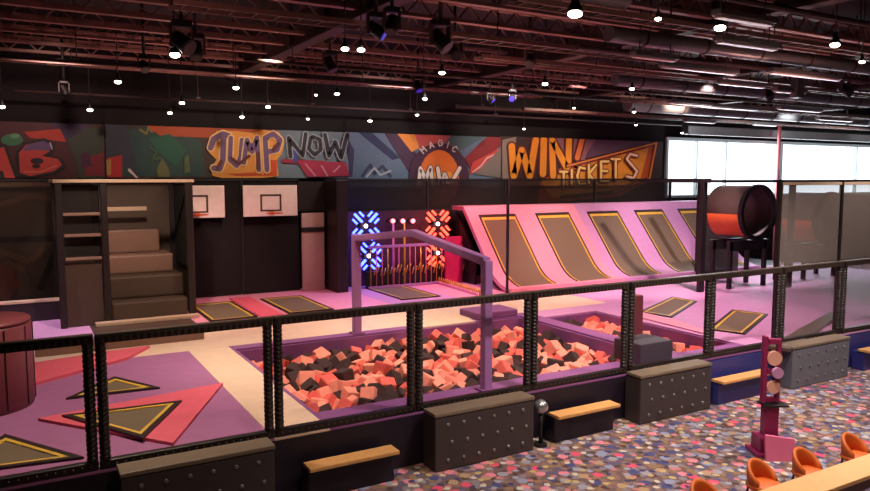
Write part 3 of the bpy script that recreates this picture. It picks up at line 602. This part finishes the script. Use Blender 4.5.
# ================================================================ FRONT FENCE
FX = [-1.38, .63, 2.64, 4.65, 6.66, 8.69, 10.69, 12.71, 14.74, 16.78]
FT = 2.29
def stile(name, x, root):
    b = B()
    prof = []; z = DZ + .1; n = 24; h = (FT - .1 - z) / n
    for k in range(n):
        zz = z + k * h; prof += [(.052, zz), (.060, zz + h * .3), (.060, zz + h * .7), (.052, zz + h)]
    b.lathe(prof, (x, FY, 0), 10); root = b.build(name, M['pad'], root)
    b = B()
    for k in range(n):
        zz = z + (k + .5) * h
        b.box(x - .012, x + .012, FY - .066, FY - .05, zz - .012, zz + .012)
    b.build('lacing', M['stud'], root)
def fpanel(x0, x1):
    t = thing('fence_panel', (x0, FY, DZ), '', 'fence panel', 'padded fence panels along the front of the deck')
    b = B(); b.box(x0 + .005, x1 - .005, FY - .055, FY + .055, FT - .11, FT - .02, .02); tr = b.build('top_rail', M['pad'], t)
    b = B(); b.box(x0 + .005, x1 - .005, FY - .05, FY + .05, FT - .02, FT + .0, .008); b.build('rail_top_sheen', M['rail'], t)  # separate paler strip stands in for highlights on the black rail's top
    b = B(); b.box(x0 + .005, x1 - .005, FY - .055, FY + .055, DZ + .005, DZ + .1, .02)
    for k in range(22): b.ball((x0 + .09 + k * (x1 - x0 - .18) / 21, FY - .058, DZ + .055), .014, 1, 6)
    b.build('bottom_rail', [M['pad'], M['stud']], t)
    b = B()
    for k in range(26): b.box(x0 + .08 + k * (x1 - x0 - .16) / 25 - .014, x0 + .08 + k * (x1 - x0 - .16) / 25 + .014, FY - .064, FY - .05, FT - .1, FT - .04)
    b.build('lacing', M['stud'], tr)
    stile('stile_pad', x0 + .065, t); stile('stile_pad', x1 - .065, t); return t
fl = ['padded fence panel at the far left, in front of the maroon column', 'fence panel in front of the coral pink triangle', 'fence panel in front of the left part of the foam pit', 'fence panel in front of the middle of the foam pit', 'fence panel left of the slate block, before the pit divider', 'fence panel in front of the slate block and reddish post',
      'fence panel in front of the two slanted trampolines', 'fence panel behind the plum coloured info stand, below the grey net', 'last but one fence panel on the right, under the grey net']
p0 = fpanel(FX[0], FX[1]); p0['label'] = fl[0]
for i in range(1, 9): copy_tree(p0, (FX[i], FY, DZ), label=fl[i])
# tall grey net from the eighth panel on
for i, lb in [(7, 'tall grey net bay next to the red pole, above the fence'), (8, 'tall grey net bay at the right edge, above the fence')]:
    t = thing('net_bay', (FX[i], FY + .1, DZ), lb, 'net', 'tall grey net bays'); x0, x1 = FX[i], FX[i + 1]
    b = B(); b.box(x0 + .01, x1 - .01, FY + .105, FY + .11, 2.30, 3.86); b.build('net', M['netg'], t)
    b = B(); b.box(x0 + .036, x1 - .01, FY + .105, FY + .11, DZ + .01, 2.298); b.build('lower_net', M['nets'], t)
    b = B(); b.box(x0 - .035, x0 + .035, FY + .07, FY + .14, DZ + .01, 3.92, .01); b.build('net_post', M['pad'], t)
    b = B(); b.box(x0 + .035, x1 - .035, FY + .075, FY + .135, 3.86, 3.92, .01); b.build('top_rail', M['tan'], t)

# ================================================================ STEP BOXES, BENCHES
def stepbox(x0, x1, label, bm_='box'):
    t = thing('step_box', (x0, 8.2, 0), label, 'step box', 'charcoal step boxes against the deck')
    b = B(); b.box(x0, x1, 8.2, 8.55, 0, .76, .02); bd = b.build('body', M[bm_], t)
    b = B(); b.box(x0 - .01, x1 + .01, 8.19, 8.52, .765, .82, .015); b.build('top_pad', M['boxtop'], t)
    b = B()
    for r in range(3):
        for k in range(6):
            b.ball((x0 + .2 + k * (x1 - x0 - .4) / 5 + (.06 if r % 2 else 0), 8.197, .14 + r * .25), .03, 0, 8, (1, .5, 1))
    b.build('rivet', M['dot'], bd)
for x0, x1, lb, m_ in [(.80, 2.50, 'step box at the lower left, under the coral triangle court', 'box'), (4.72, 6.39, 'step box below the middle of the foam pit', 'box'), (8.55, 10.24, 'step box right of centre, under the slate block', 'box'), (12.51, 14.36, 'rightmost step box, paler than the others, behind the plum info stand', 'box4')]: stepbox(x0, x1, lb, m_)
def bench(x0, x1, label):
    t = thing('bench', (x0, 8.2, 0), label, 'bench', 'low wooden benches between the step boxes')
    b = B(); b.box(x0, x1, 8.14, 8.40, .40, .45, .01); b.build('seat', M['wood'], t)
    b = B(); b.box(x0 + .02, x1 - .02, 8.27, 8.52, 0, .395, .01); b.build('plinth', M['skirt_lit' if x0 > 10 else 'plum'], t)  # same lit and dim skirt tones on the plinths
for x0, x1, lb in [(2.92, 4.15, 'wooden bench at left between the first two step boxes'), (6.82, 8.06, 'wooden bench in the middle beside the silver globe'), (10.5, 11.9, 'wooden bench left of the plum info stand'), (15.0, 16.2, 'wooden bench at the right edge')]: bench(x0, x1, lb)
t = thing('globe_lamp', (6.6, 8.3, 0), 'silver globe on a short black stand beside the middle step box', 'lamp')
b = B(); b.cyl((6.6, 8.3, 0), (6.6, 8.3, .04), .1, 16); b.cyl((6.6, 8.3, .04), (6.6, 8.3, .5), .03, 10); b.build('stand', M['blk'], t)
b = B(); b.ball((6.6, 8.3, .6), .11, 0, 16); b.build('globe', M['silver'], t)

# ================================================================ BEAM FRAME OVER THE PIT
t = thing('monkey_bar_frame', (6.05, 9.06, DZ), 'lilac steel frame with peaked top beam spanning the foam pit', 'climbing frame')
A_, B_, C_ = Vector((6.0, 13.72, 2.76)), Vector((6.08, 11.35, 3.02)), Vector((6.08, 9.0, 2.74))
b = B(); b.box(5.92, 6.08, 13.64, 13.80, DZ, 2.84, .02); b.build('post', M['purplel'], t)
b = B(); b.box(6.01, 6.15, 8.93, 9.07, DZ, 2.76, .02); b.build('post', M['purplel'], t)
b = B(); b.bar(A_, B_, .14, .13, 0, .02); b.bar(B_, C_, .14, .13, 0, .02); b.build('top_beam', M['purplel'], t)
b = B(); b.box(5.87, 6.13, 13.6, 13.84, DZ, DZ + .03); b.box(5.95, 6.21, 8.87, 9.11, DZ, DZ + .03); b.build('base_plate', M['purple2'], t)

# ================================================================ STAIR TOWER
t = thing('stair_tower', (1.5, 17.3, DZ), 'dark padded stair tower with brown foam steps, left of the hoops', 'stair tower')
ST = [(17.35, 17.8, 1.22, 3.3), (17.8, 18.3, 1.74, 3.30), (18.3, 18.85, 2.18, 3.16), (18.85, 19.3, 2.76, 2.95)]
for i, (y0, y1, z1, x1) in enumerate(ST):
    b = B(); b.box(1.66, x1 if i < 2 else x1, y0, 19.36, DZ if i == 0 else ST[i - 1][2] + .005, z1, .05); o = b.build('step', M['brown'] if i > 1 else M['brownd'], t)
for (x, y) in ((.7, 17.35), (1.58, 17.35), (3.38, 17.35), (.7, 19.45), (1.58, 19.45), (3.38, 19.45)):
    b = B(); b.box(x - .07, x + .07, y - .07, y + .07, DZ, 3.9, .02); b.build('post', M['pad'], t)
b = B(); b.box(.6, 3.5, 17.25, 17.42, 3.9, 3.97, .01); b.box(.6, 3.5, 19.38, 19.55, 3.9, 3.97, .01); b.box(.6, .76, 17.42, 19.38, 3.9, 3.97, .01); b.box(3.36, 3.5, 17.42, 19.38, 3.9, 3.97, .01); o = b.build('top_rim', M['tan'], t); o['label'] = 'top rim in a lit tan tone'  # tan tone stands in for light catching the top frame's edge
for z in (3.22, 2.76, 2.25):
    b = B(); b.box(.78, 1.5, 17.3, 17.45, z - .03, z + .03, .01); b.build('rung', M['brown'], t)
b = B(); b.box(.76, 1.5, 17.4, 17.46, DZ, 2.15, .01); b.box(3.45, 3.5, 17.45, 19.5, DZ, 3.88); b.box(.66, 3.44, 19.53, 19.56, DZ, 3.88); b.build('side_panel', M['brownd'], t)
b = B(); b.box(1.66, 2.7, 19.0, 19.05, 3.2, 3.3, .01); b.build('grab_rail', M['tan'], t)
b = B(); b.box(.78, 1.5, 17.52, 17.53, 2.3, 3.85); b.box(3.40, 3.41, 17.45, 19.3, 1.9, 3.85); b.build('net', M['net'], t)
b = B(); b.box(1.3, 3.5, 17.1, 17.3, DZ, DZ + .09, .02); b.build('base_pad', M['tan'], t)
# low wall with a pale top behind the left court
t = thing('low_wall', (-1, 18.6, DZ), 'low dark wall with pale top rail left of the stair tower', 'low wall')
b = B(); b.box(-3.5, 1.05, 18.55, 18.7, DZ, 1.18); b.build('panel', M['pad'], t); b = B(); b.box(-3.5, 1.08, 18.52, 18.73, 1.18, 1.24, .01); b.build('top_rail', M['tan'], t)
# padded maroon column
t = thing('padded_column', (-.62, 11.9, DZ), 'maroon padded round column at the left edge of the deck', 'column')
b = B(); b.lathe([(.001, 0), (.66, 0), (.68, .05), (.68, 1.18), (.66, 1.2), (.001, 1.2)], (-.62, 11.9, DZ), 36); pd = b.build('pad', M['maroon'], t)
b = B(); b.lathe([(.001, 1.205), (.66, 1.205), (.68, 1.23), (.66, 1.26), (.001, 1.27)], (-.62, 11.9, DZ), 36); b.build('cap', M['maroon'], t)
b = B()
for k in range(12):
    a = k * PI / 6; b.box(-.62 + .683 * math.cos(a) - .008, -.62 + .683 * math.cos(a) + .008, 11.9 + .683 * math.sin(a) - .008, 11.9 + .683 * math.sin(a) + .008, DZ + .05, DZ + 1.17)
b.build('seam', M['edge'], pd)

# ================================================================ HOOP COURT BACK NET AND BOARDS
NY = 19.95
def netbay(x0, x1, y, z1, label, post=True, mt='net', z0=DZ):
    t = thing('net_wall', (x0, y, DZ), label, 'net', 'dark net bays round the courts')
    b = B(); b.box(x0 + .04, x1 - .04, y, y + .01, z0 + .01, z1 - .06); b.build('net', M[mt], t)
    b = B(); b.box(x0 - .04, x0 + .04, y - .04, y + .04, DZ + .01, z1, .01); b.build('net_post', M['blk'], t)
    b = B(); b.box(x0 + .04, x1 - .04, y - .03, y + .03, z1 - .06, z1); b.build('top_rail', M['blk'], t)
    return t
netbay(-4, 1.0, NY, 3.98, 'dark net bay at far left, below the AB lettering', mt='netm'); netbay(3.6, 5.3, NY, 3.98, 'dark net bay behind the left hoop'); netbay(5.3, 6.98, NY, 3.98, 'dark net bay behind the right hoop')
netbay(8.1, 11.2, NY, 3.98, 'dark net bay behind the blue starburst'); netbay(11.2, 14.2, NY, 3.98, 'dark net bay behind the red starburst'); netbay(14.2, 18.2, NY, 3.98, 'dark net bay over the lower WIN lettering', mt='netm'); netbay(18.2, 22.1, NY, 3.98, 'dark net bay over the lower TICKETS lettering', mt='netm')
netbay(22.1, 24.5, NY, 3.98, 'dark net bay at the left end of the window', mt='netl')
# faint graffiti boards at far left behind net
b = B(); b.box(-4, .9, 20.25, 20.3, DZ, 3.9)
for k, (pts) in enumerate([[(-2, 250), (30, 262), (52, 240), (60, 222)], [(0, 240), (58, 238)], [(5, 262), (24, 270), (34, 300)], [(40, 290), (56, 250)], [(0, 205), (30, 196), (58, 200)]]):
    for i in range(len(pts) - 1):
        a_, c_ = ony(*pts[i], 20.24), ony(*pts[i + 1], 20.24); b.bar(a_, c_, .02, .14, 1 if k % 2 else 2)
b.prism([ony(*q, 20.24) for q in ((0, 262), (14, 268), (20, 285), (8, 300), (0, 300))], (0, .02, 0), 3)
tag(b.build('graffiti_board', [mat('brown_board', (150, 112, 80), .7), mat('black_spray', (30, 22, 20), .7), mat('brown_spray', (196, 140, 96), .7), mat('rust_spray', (220, 100, 50), .7)], base=(-1.5, 20.3, DZ)), 'brown painted board behind the net at far left', 'painted board')
def hoop(x0, x1, label):
    y = 19.7; z0, z1 = 2.94, 3.80; cx = (x0 + x1) / 2
    t = thing('basketball_hoop', (cx, y, z0), label, 'basketball hoop', 'basketball hoops on the back net')
    b = B(); b.box(x0, x1, y, y + .05, z0, z1, .01); bb_ = b.build('backboard', M['white'], t)
    b = B(); w_, h_ = .3, .42; zz = z0 + .14
    b.box(cx - w_, cx + w_, y - .012, y - .001, zz + h_, zz + h_ + .05); b.box(cx - w_, cx + w_, y - .012, y - .001, zz, zz + .04); b.box(cx - w_, cx - w_ + .05, y - .012, y - .001, zz + .04, zz + h_); b.box(cx + w_ - .05, cx + w_, y - .012, y - .001, zz + .04, zz + h_); b.build('target_square', M['wline'], bb_)
    b = B(); n = 24; r = .22
    for k in range(n):
        a, c_ = 2 * PI * k / n, 2 * PI * (k + 1) / n
        b.cyl((cx + r * math.cos(a), y - .32 + r * math.sin(a), z0 + .1), (cx + r * math.cos(c_), y - .32 + r * math.sin(c_), z0 + .1), .013, 6)
    b.box(cx - .06, cx + .06, y - .11, y - .012, z0 + .05, z0 + .13); b.build('rim', M['ring'], t)
    b = B(); b.box(cx - .5, cx + .5, y + .05, y + .2, z0 + .3, z0 + .4); b.build('bracket', M['blk'], t)
hoop(3.30, 4.78, 'left basketball hoop beside the stair tower'); hoop(5.28, 6.82, 'right basketball hoop, fully in view')
# grey pink door panel and dark pier
t = thing('locker_panel', (7.2, 19.8, DZ), 'grey pink upright panel in two pieces right of the hoops', 'panel')
b = B(); b.box(6.95, 7.62, 19.72, 19.8, DZ, 2.45, .01); b.build('lower_panel', M['board'], t); b = B(); b.box(6.95, 7.62, 19.72, 19.8, 2.58, 3.0, .01); b.build('upper_panel', M['board'], t)
b = B(); b.box(6.95, 7.62, 19.68, 19.84, 2.452, 2.57, .01); b.build('crossbar', M['blk'], t)
b = B(); b.box(6.9, 8.0, 19.85, 20.1, 3.05, 3.9); b.build('header', M['pad'], t)
b = B(); b.box(7.68, 8.02, 18.9, 19.8, DZ, 3.95, .02); tag(b.build('pier', M['pad'], base=(7.85, 19.3, DZ)), 'tall black padded pier right of the hoops', 'pier')

# ================================================================ LED STARBURSTS AND RAIL
def burst(px, py, r, mt, label, Y=19.3):
    c = ony(px, py, Y)
    t = thing('led_starburst', tuple(c), label, 'LED light', 'LED starburst lights')
    b = B(); b.cyl((c.x, Y + .05, c.z), (c.x, Y + .09, c.z), r * .28, 20); b.build('back_plate', M['blk'], t)
    b = B(); b.ball((c.x, Y, c.z), .055, 0, 12); b.build('center_light', M['nwhite'], t)
    b = B()
    for k in range(4):
        a = PI / 4 + k * PI / 2; d = Vector((math.cos(a), 0, math.sin(a))); n_ = Vector((-d.z, 0, d.x))
        b.bar(c + d * r * .34, c + d * r * 1.02, .075, .06)
        for s_ in (-1, 1): b.bar(c + d * r * .50 + n_ * .15 * s_, c + d * r * .88 + n_ * .15 * s_, .05, .05)
    b.build('led_tube', mt, t)
    b = B()
    for k in range(8):
        a = PI / 8 + k * PI / 4; d = Vector((math.cos(a), .0, math.sin(a))); b.bar(c + d * .08 + Vector((0, .07, 0)), c + d * r * .98 + Vector((0, .07, 0)), .02, .02)
    b.cyl(c + Vector((0, .09, 0)), (c.x, 19.80, c.z), .03, 8)
    b.build('spokes', M['blk'], t)
burst(366, 226, .5, M['nblue'], 'upper blue LED starburst'); burst(369, 256, .46, M['nblue'], 'lower blue LED starburst behind the lilac post')
burst(438, 224, .5, M['nred'], 'upper red LED starburst'); burst(438, 253, .46, M['nred'], 'lower red LED starburst behind the lilac beam')
for i, px in enumerate((393, 403, 413)):
    c = ony(px, 221, 19.4); b = B(); b.ball(c, .07, 0, 12); b.cyl(c + Vector((0, .06, 0)), c + Vector((0, .15, 0)), .12, 16, mi=1); b.cyl(c + Vector((0, .15, 0)), (c.x, 19.80, c.z), .03, 8, mi=1)
    tag(b.build('round_led', [M['npink'], M['blk']], base=tuple(c)), ['left', 'middle', 'right'][i] + ' one of three round pink lights between the starbursts', 'LED light', 'round pink lights')
# barred rail
t = thing('barred_railing', (8.8, 19.0, DZ), 'railing of thin pink bars with golden springs below the starbursts', 'railing')
b = B(); b.box(8.7, 12.0, 19.0, 19.06, 1.95, 2.03, .01); b.box(8.7, 12.0, 19.0, 19.06, DZ + .02, DZ + .08); b.build('rail', M['purplel'], t)
for k in range(18):
    x = 8.78 + k * .185; b = B(); b.cyl((x, 19.03, DZ + .08), (x, 19.03, 1.95 + (.7 if k in (4, 6) else 0)), .014 if k not in (4, 6) else .03, 6); b.build('bar', M['kpink'] if k % 3 else M['gold'], t)
b = B()
for k in range(30):
    x = 8.85 + k * .105; pz = 1.28 + .06 * math.sin(k * 1.9)
    b.cyl((x, 18.95, pz - .1), (x + .05, 18.93, pz + .12), .014, 6)
b.build('spring', M['gold'], t)
b = B(); b.box(8.7, 12.0, 19.15, 19.25, DZ, 1.25); b.build('kick_panel', M['blk'], t)
t = thing('spring_edge', (11.2, 17.6, DZ), 'slanted row of golden springs on the deck left of the wall trampolines', 'spring row')
pa, pb = W((436, 283)), W((482, 297))
b = B()
for k in range(22):
    q = pa.lerp(pb, k / 21); b.cyl((q.x, q.y, DZ), (q.x + .05, q.y, DZ + .2), .016, 6); b.cyl((q.x + .05, q.y, DZ + .2), (q.x + .1, q.y + .02, DZ + .02), .016, 6)
b.build('spring', M['gold'], t)
b = B(); b.bar(pa + Vector((0, .25, .03)), pb + Vector((0, .25, .03)), .06, .1); b.build('edge_rail', M['rose'], t)
b = B(); b.box(11.25, 11.85, 18.9, 18.98, DZ, 2.2, .01); tag(b.build('side_panel', M['magenta'], base=(11.7, 18.95, DZ)), 'magenta upright panel between the red starburst and the first wall trampoline', 'panel')
b = B(); b.box(8.1, 11.9, 19.8, 19.86, DZ, 3.0); tag(b.build('back_board', mat('plum_board', (60, 16, 36), .7), base=(10, 19.83, DZ)), 'dark plum board behind the LED starbursts', 'board')

# ================================================================ WALL TRAMPOLINES (curved ramps)
def prof(n=14):
    pts = []          # (y, z): flat lip, curve, then straight slope
    R_ = 1.3; th = math.radians(50); y0, z0 = 16.4, DZ + .125
    for k in range(n + 1):
        a = th * k / n; pts.append((y0 + R_ * math.sin(a), z0 + R_ * (1 - math.cos(a))))
    L_ = (3.12 - pts[-1][1]) / math.sin(th); pts.append((pts[-1][0] + L_ * math.cos(th), 3.12)); return pts
PR = prof()
def lerp_prof(s):
    d = [0]
    for i in range(len(PR) - 1): d.append(d[-1] + math.hypot(PR[i + 1][0] - PR[i][0], PR[i + 1][1] - PR[i][1]))
    s *= d[-1]
    for i in range(len(PR) - 1):
        if s <= d[i + 1] + 1e-9:
            f = (s - d[i]) / (d[i + 1] - d[i]); y = PR[i][0] + f * (PR[i + 1][0] - PR[i][0]); z = PR[i][1] + f * (PR[i + 1][1] - PR[i][1])
            ty, tz = PR[i + 1][0] - PR[i][0], PR[i + 1][1] - PR[i][1]; l_ = math.hypot(ty, tz); return y, z, -tz / l_, ty / l_
def sheet(b, x0, x1, s0, s1, off0, off1, n=20, mi=0):
    t = bmesh.new(); rows = []
    for k in range(n + 1):
        y, z, ny, nz = lerp_prof(s0 + (s1 - s0) * k / n)
        rows.append([t.verts.new((x, y + ny * o_, z + nz * o_)) for (x, o_) in ((x0, off0), (x0, off1), (x1, off1), (x1, off0))])
    for k in range(n):
        for j in range(4): t.faces.new((rows[k][j], rows[k][(j + 1) % 4], rows[k + 1][(j + 1) % 4], rows[k + 1][j]))
    t.faces.new(rows[0]); t.faces.new(rows[-1][::-1]); bmesh.ops.recalc_face_normals(t, faces=t.faces); b.merge(t, mi, False)
rampnames = ['first wall trampoline from the left, next to the magenta panel', 'second wall trampoline from the left', 'middle one of the five wall trampolines', 'fourth wall trampoline from the left', 'rightmost wall trampoline beside the barrel frame']
for i in range(5):
    xc = 12.98 + i * 2.2; x0, x1 = xc - 1.1 if i else 11.88, xc + 1.1; mw = .70; S1 = .90
    t = thing('wall_trampoline', (xc, 16.5, DZ), rampnames[i], 'wall trampoline', 'curved wall trampolines')
    b = B(); rm = M['rose'] if i < 2 else M['lilac']  # rose-to-lilac shift of the coloured light put into the pad colour
    sheet(b, x0, xc - mw, 0, 1, -.12, 0); sheet(b, xc + mw, x1, 0, 1, -.12, 0); sheet(b, xc - mw, xc + mw, S1, 1, -.12, 0, 3); sheet(b, xc - mw, xc + mw, 0, .05, -.12, 0, 3)
    b.box(x0, x1, PR[-1][0], PR[-1][0] + .7, 3.0, 3.12); b.build('frame_pad', rm, t)
    b = B(); g = .02; e = .05
    sheet(b, xc - mw, xc - mw + e, .05, S1, -.06, .02); sheet(b, xc + mw - e, xc + mw, .05, S1, -.06, .02); sheet(b, xc - mw + e, xc + mw - e, S1 - .03, S1, -.06, .02, 3); b.build('edge_pad', M['edge'], t)
    b = B(); sheet(b, xc - mw + e, xc - mw + 2 * e, .05, S1 - .03, -.05, .012); sheet(b, xc + mw - 2 * e, xc + mw - e, .05, S1 - .03, -.05, .012); sheet(b, xc - mw + 2 * e, xc + mw - 2 * e, S1 - .06, S1 - .03, -.05, .012, 3); b.build('yellow_strip', M['yellow'], t)
    b = B(); sheet(b, xc - mw + 2 * e, xc + mw - 2 * e, .05, S1 - .06, -.03, -.01); b.build('jump_mat', M['mesh'], t)
    b = B(); b.prism([(x0 + .05, 18.3, DZ), (x0 + .05, 19.4, DZ), (x0 + .05, 19.4, 2.95), (x0 + .05, 19.1, 2.6), (x0 + .05, 18.3, 1.6)], (.08, 0, 0)); b.build('side_panel', M['blk'], t)
# net post line at the left end of the ramps
b = B(); b.box(11.78, 11.84, 16.42, 16.48, DZ, 3.98); b.box(11.84, 12.0, 16.43, 16.47, 3.9, 3.96)
tag(b.build('net_pole', M['blk'], base=(11.8, 16.45, DZ)), 'tall thin black pole in front of the first wall trampoline', 'pole')

# ================================================================ BARRELS ON THEIR FRAME (right)
def barrel(cx, y0, y1, cz, r, label):
    t = thing('rolling_barrel', (cx, y0, cz - r), label, 'barrel', 'big rolling barrels')
    b = B(); b.lathe([(r, y0 + .12), (r, y1), (r - .05, y1), (r - .05, y0 + .12), (r, y0 + .12)], (cx, 0, cz), 40, axis='Y'); b.build('shell', M['barrel'], t)
    b = B(); b.lathe([(r + .04, y0), (r + .04, y0 + .12), (r - .08, y0 + .12), (r - .08, y0), (r + .04, y0)], (cx, 0, cz), 40, axis='Y'); b.build('rim', M['blk'], t)
    b = B(); n = 12
    a0, a1 = math.radians(184), math.radians(240)
    tb = bmesh.new(); rows = []
    for k in range(n + 1):
        a = a0 + (a1 - a0) * k / n; rows.append([tb.verts.new((cx + rr * math.cos(a), y, cz + rr * math.sin(a))) for (rr, y) in ((r + .003, y0 + .15), (r + .02, y0 + .15), (r + .02, y1 - .1), (r + .003, y1 - .1))])
    for k in range(n):
        for j in range(4): tb.faces.new((rows[k][j], rows[k][(j + 1) % 4], rows[k + 1][(j + 1) % 4], rows[k + 1][j]))
    tb.faces.new(rows[0]); tb.faces.new(rows[-1][::-1]); bmesh.ops.recalc_face_normals(tb, faces=tb.faces); b.merge(tb); b.build('painted_band', M['bor'], t)
    b = B(); b.box(cx - r - .1, cx + r + .1, y0 + .3, y0 + .4, cz - r - .35, cz - r - .05); b.box(cx - r - .1, cx + r + .1, y1 - .4, y1 - .3, cz - r - .35, cz - r - .05)
    for (dx, yy) in ((-r, y0 + .35), (r, y0 + .35), (-r, y1 - .35), (r, y1 - .35)): b.box(cx + dx - .06, cx + dx + .06, yy - .05, yy + .05, DZ, cz - r - .1 if cz - r - .1 > DZ else DZ + .1)
    b.build('cradle', M['blk'], t)
barrel(18.7, 13.5, 14.8, 3.0, .78, 'dark rolling barrel with orange band left of the red pole'); barrel(22.6, 13.7, 15.0, 2.7, .82, 'second rolling barrel with orange band, seen dimly through the grey net')
t = thing('barrel_frame', (17.6, 13.4, DZ), 'black post frame around the rolling barrel', 'frame')
for (x, y) in ((16.75, 13.9), (19.75, 13.2), (20.9, 14.4), (19.6, 16.4)):
    b = B(); b.box(x - .09, x + .09, y - .06, y + .06, DZ, 3.95, .01); b.build('post', M['blk'], t)
b = B(); b.box(16.7, 24, 13.1, 13.25, 3.87, 3.95); b.box(16.7, 16.85, 13.25, 16.4, 3.87, 3.95); b.build('top_rail', M['blk'], t)
b = B(); b.box(19.3, 21.0, 15.9, 15.96, DZ, 2.6); b.build('netting', M['net'], t)
b = B(); b.cyl((28.1, 19.5, 0), (28.1, 19.5, 6.2), .07, 10); tag(b.build('red_pole', M['redp'], base=(28.1, 19.5, 0)), 'thin red vertical pole in front of the bright window', 'pole')

# ================================================================ CARPET SIDE: INFO STAND, TABLE, CHAIRS
x, y = 9.28, 6.42
t = thing('info_stand', (x, y, 0), 'plum coloured upright stand with peach discs standing on the carpet', 'stand')
u = Vector((.867, -.4985, 0))        # across
def ob(b, du, dz0, dz1, wd, th, mi=0):
    r = Euler((0, 0, math.radians(-29.9)))
    c = Vector((x, y, 0)) + u * du
    b.box(c.x - wd / 2, c.x + wd / 2, c.y - th / 2, c.y + th / 2, dz0, dz1, .012, rot=r, mi=mi)
b = B(); ob(b, 0, 0, .06, .46, .42); ob(b, .0, .06, .28, .34, .3); b.build('base', M['kiosk'], t)
b = B(); ob(b, .02, .28, .72, .20, .16); b.build('column', M['kiosk'], t)
b = B(); ob(b, .06, .72, .75, .36, .26); b.build('shelf', M['blk'], t)
b = B(); ob(b, -.09, .76, 1.74, .06, .10); ob(b, .11, .76, 1.70, .045, .10); ob(b, .02, .77, .84, .15, .08); ob(b, .02, 1.18, 1.26, .15, .08); ob(b, .03, 1.62, 1.70, .16, .08); b.build('frame', M['kiosk'], t)
b = B(); fdir = Vector((-.4985, -.867, 0))
c = Vector((x, y, 1.42)) + u * .03; b.cyl(c, c + fdir * .07, .105, 20); c = Vector((x, y, 1.0)) + u * .03; b.cyl(c, c + fdir * .07, .095, 20); b.build('disc', M['kcream'], t)
b = B(); c = Vector((x, y, 1.22)) + u * .06; b.cyl(c + fdir * .07, c + fdir * .12, .08, 18); b.build('button', M['lilac'], t)
b = B(); c = Vector((x, y, 0)) - fdir * 0 + fdir * .32 + u * .05
b.prism([c + u * -.2, c + u * .22, c + u * .22 + Vector((0, 0, .30)) - fdir * .06, c + u * -.2 + Vector((0, 0, .36)) - fdir * .06], tuple(-fdir * .05)); b.build('front_panel', M['kpink'], t)
# long table
t = thing('long_table', (9.2, 4.4, 0), 'long pale wooden table at the lower right corner', 'table')
b = B(); b.box(5.2, 14, 4.24, 4.6, .70, .75, .012); b.build('tabletop', M['tablew'], t)
b = B(); b.box(5.35, 13.85, 4.27, 4.56, .58, .695); b.build('apron', M['tdark'], t)
for (lx, ly) in ((5.5, 4.31), (5.5, 4.52), (9.5, 4.31), (9.5, 4.52), (13.7, 4.31), (13.7, 4.52)):
    b = B(); b.box(lx - .035, lx + .035, ly - .035, ly + .035, 0, .575, .006); b.build('leg', M['tdark'], t)
def chair(x, y, label):
    t = thing('tub_chair', (x, y, 0), label, 'chair', 'orange leather chairs at the long table')
    b = B(); tb = bmesh.new(); n = 20; rows = []           # curved wrap-round back
    for k in range(n + 1):
        a = math.radians(-25 + 230 * k / n); f = math.sin(math.pi * k / n) ** .5; zt_ = .52 + .20 * f ** 2; r0 = .15; r1 = .215
        rows.append([tb.verts.new((x + rr * math.cos(a), y + .02 + rr * math.sin(a) * .9, z)) for (rr, z) in ((r0, .45), (r0 + .015, zt_ - .03), (r0 + .03, zt_), (r1, zt_), (r1 + .012, zt_ - .04), (r1, .43))])
    m_ = 6
    for k in range(n):
        for j in range(m_): tb.faces.new((rows[k][j], rows[k][(j + 1) % m_], rows[k + 1][(j + 1) % m_], rows[k + 1][j]))
    tb.faces.new(rows[0]); tb.faces.new(rows[-1][::-1]); bmesh.ops.recalc_face_normals(tb, faces=tb.faces); b.merge(tb, 0, True); b.build('backrest', M['orange'], t)
    b = B(); b.lathe([(.001, .40), (.2, .40), (.235, .43), (.22, .47), (.18, .485), (.001, .49)], (x, y, 0), 24); b.build('seat', M['orange'], t)
    for (sx, sy) in ((-1, -1), (1, -1), (-1, 1), (1, 1)):
        b = B(); b.cyl((x + .14 * sx, y + .14 * sy, .40), (x + .2 * sx, y + .2 * sy, 0), .016, 8, .011); b.build('leg', M['blk'], t)
    return t
c0 = chair(7.38, 5.12, 'orange tub chair directly in front of the plum info stand')
for (px, py, lb) in [(708, 480, 'orange tub chair at the bottom edge, leftmost of the row'), (811, 447, 'orange tub chair third from the left at the table'), (860, 432, 'orange tub chair at the right edge of the picture')]:
    q = onz(px, py, .8); copy_tree(c0, (q.x + .12, q.y + .08, 0), label=lb)

for o in bpy.data.objects:
    if o.name.startswith('tub_chair'): o.scale = (.86, .86, .96)
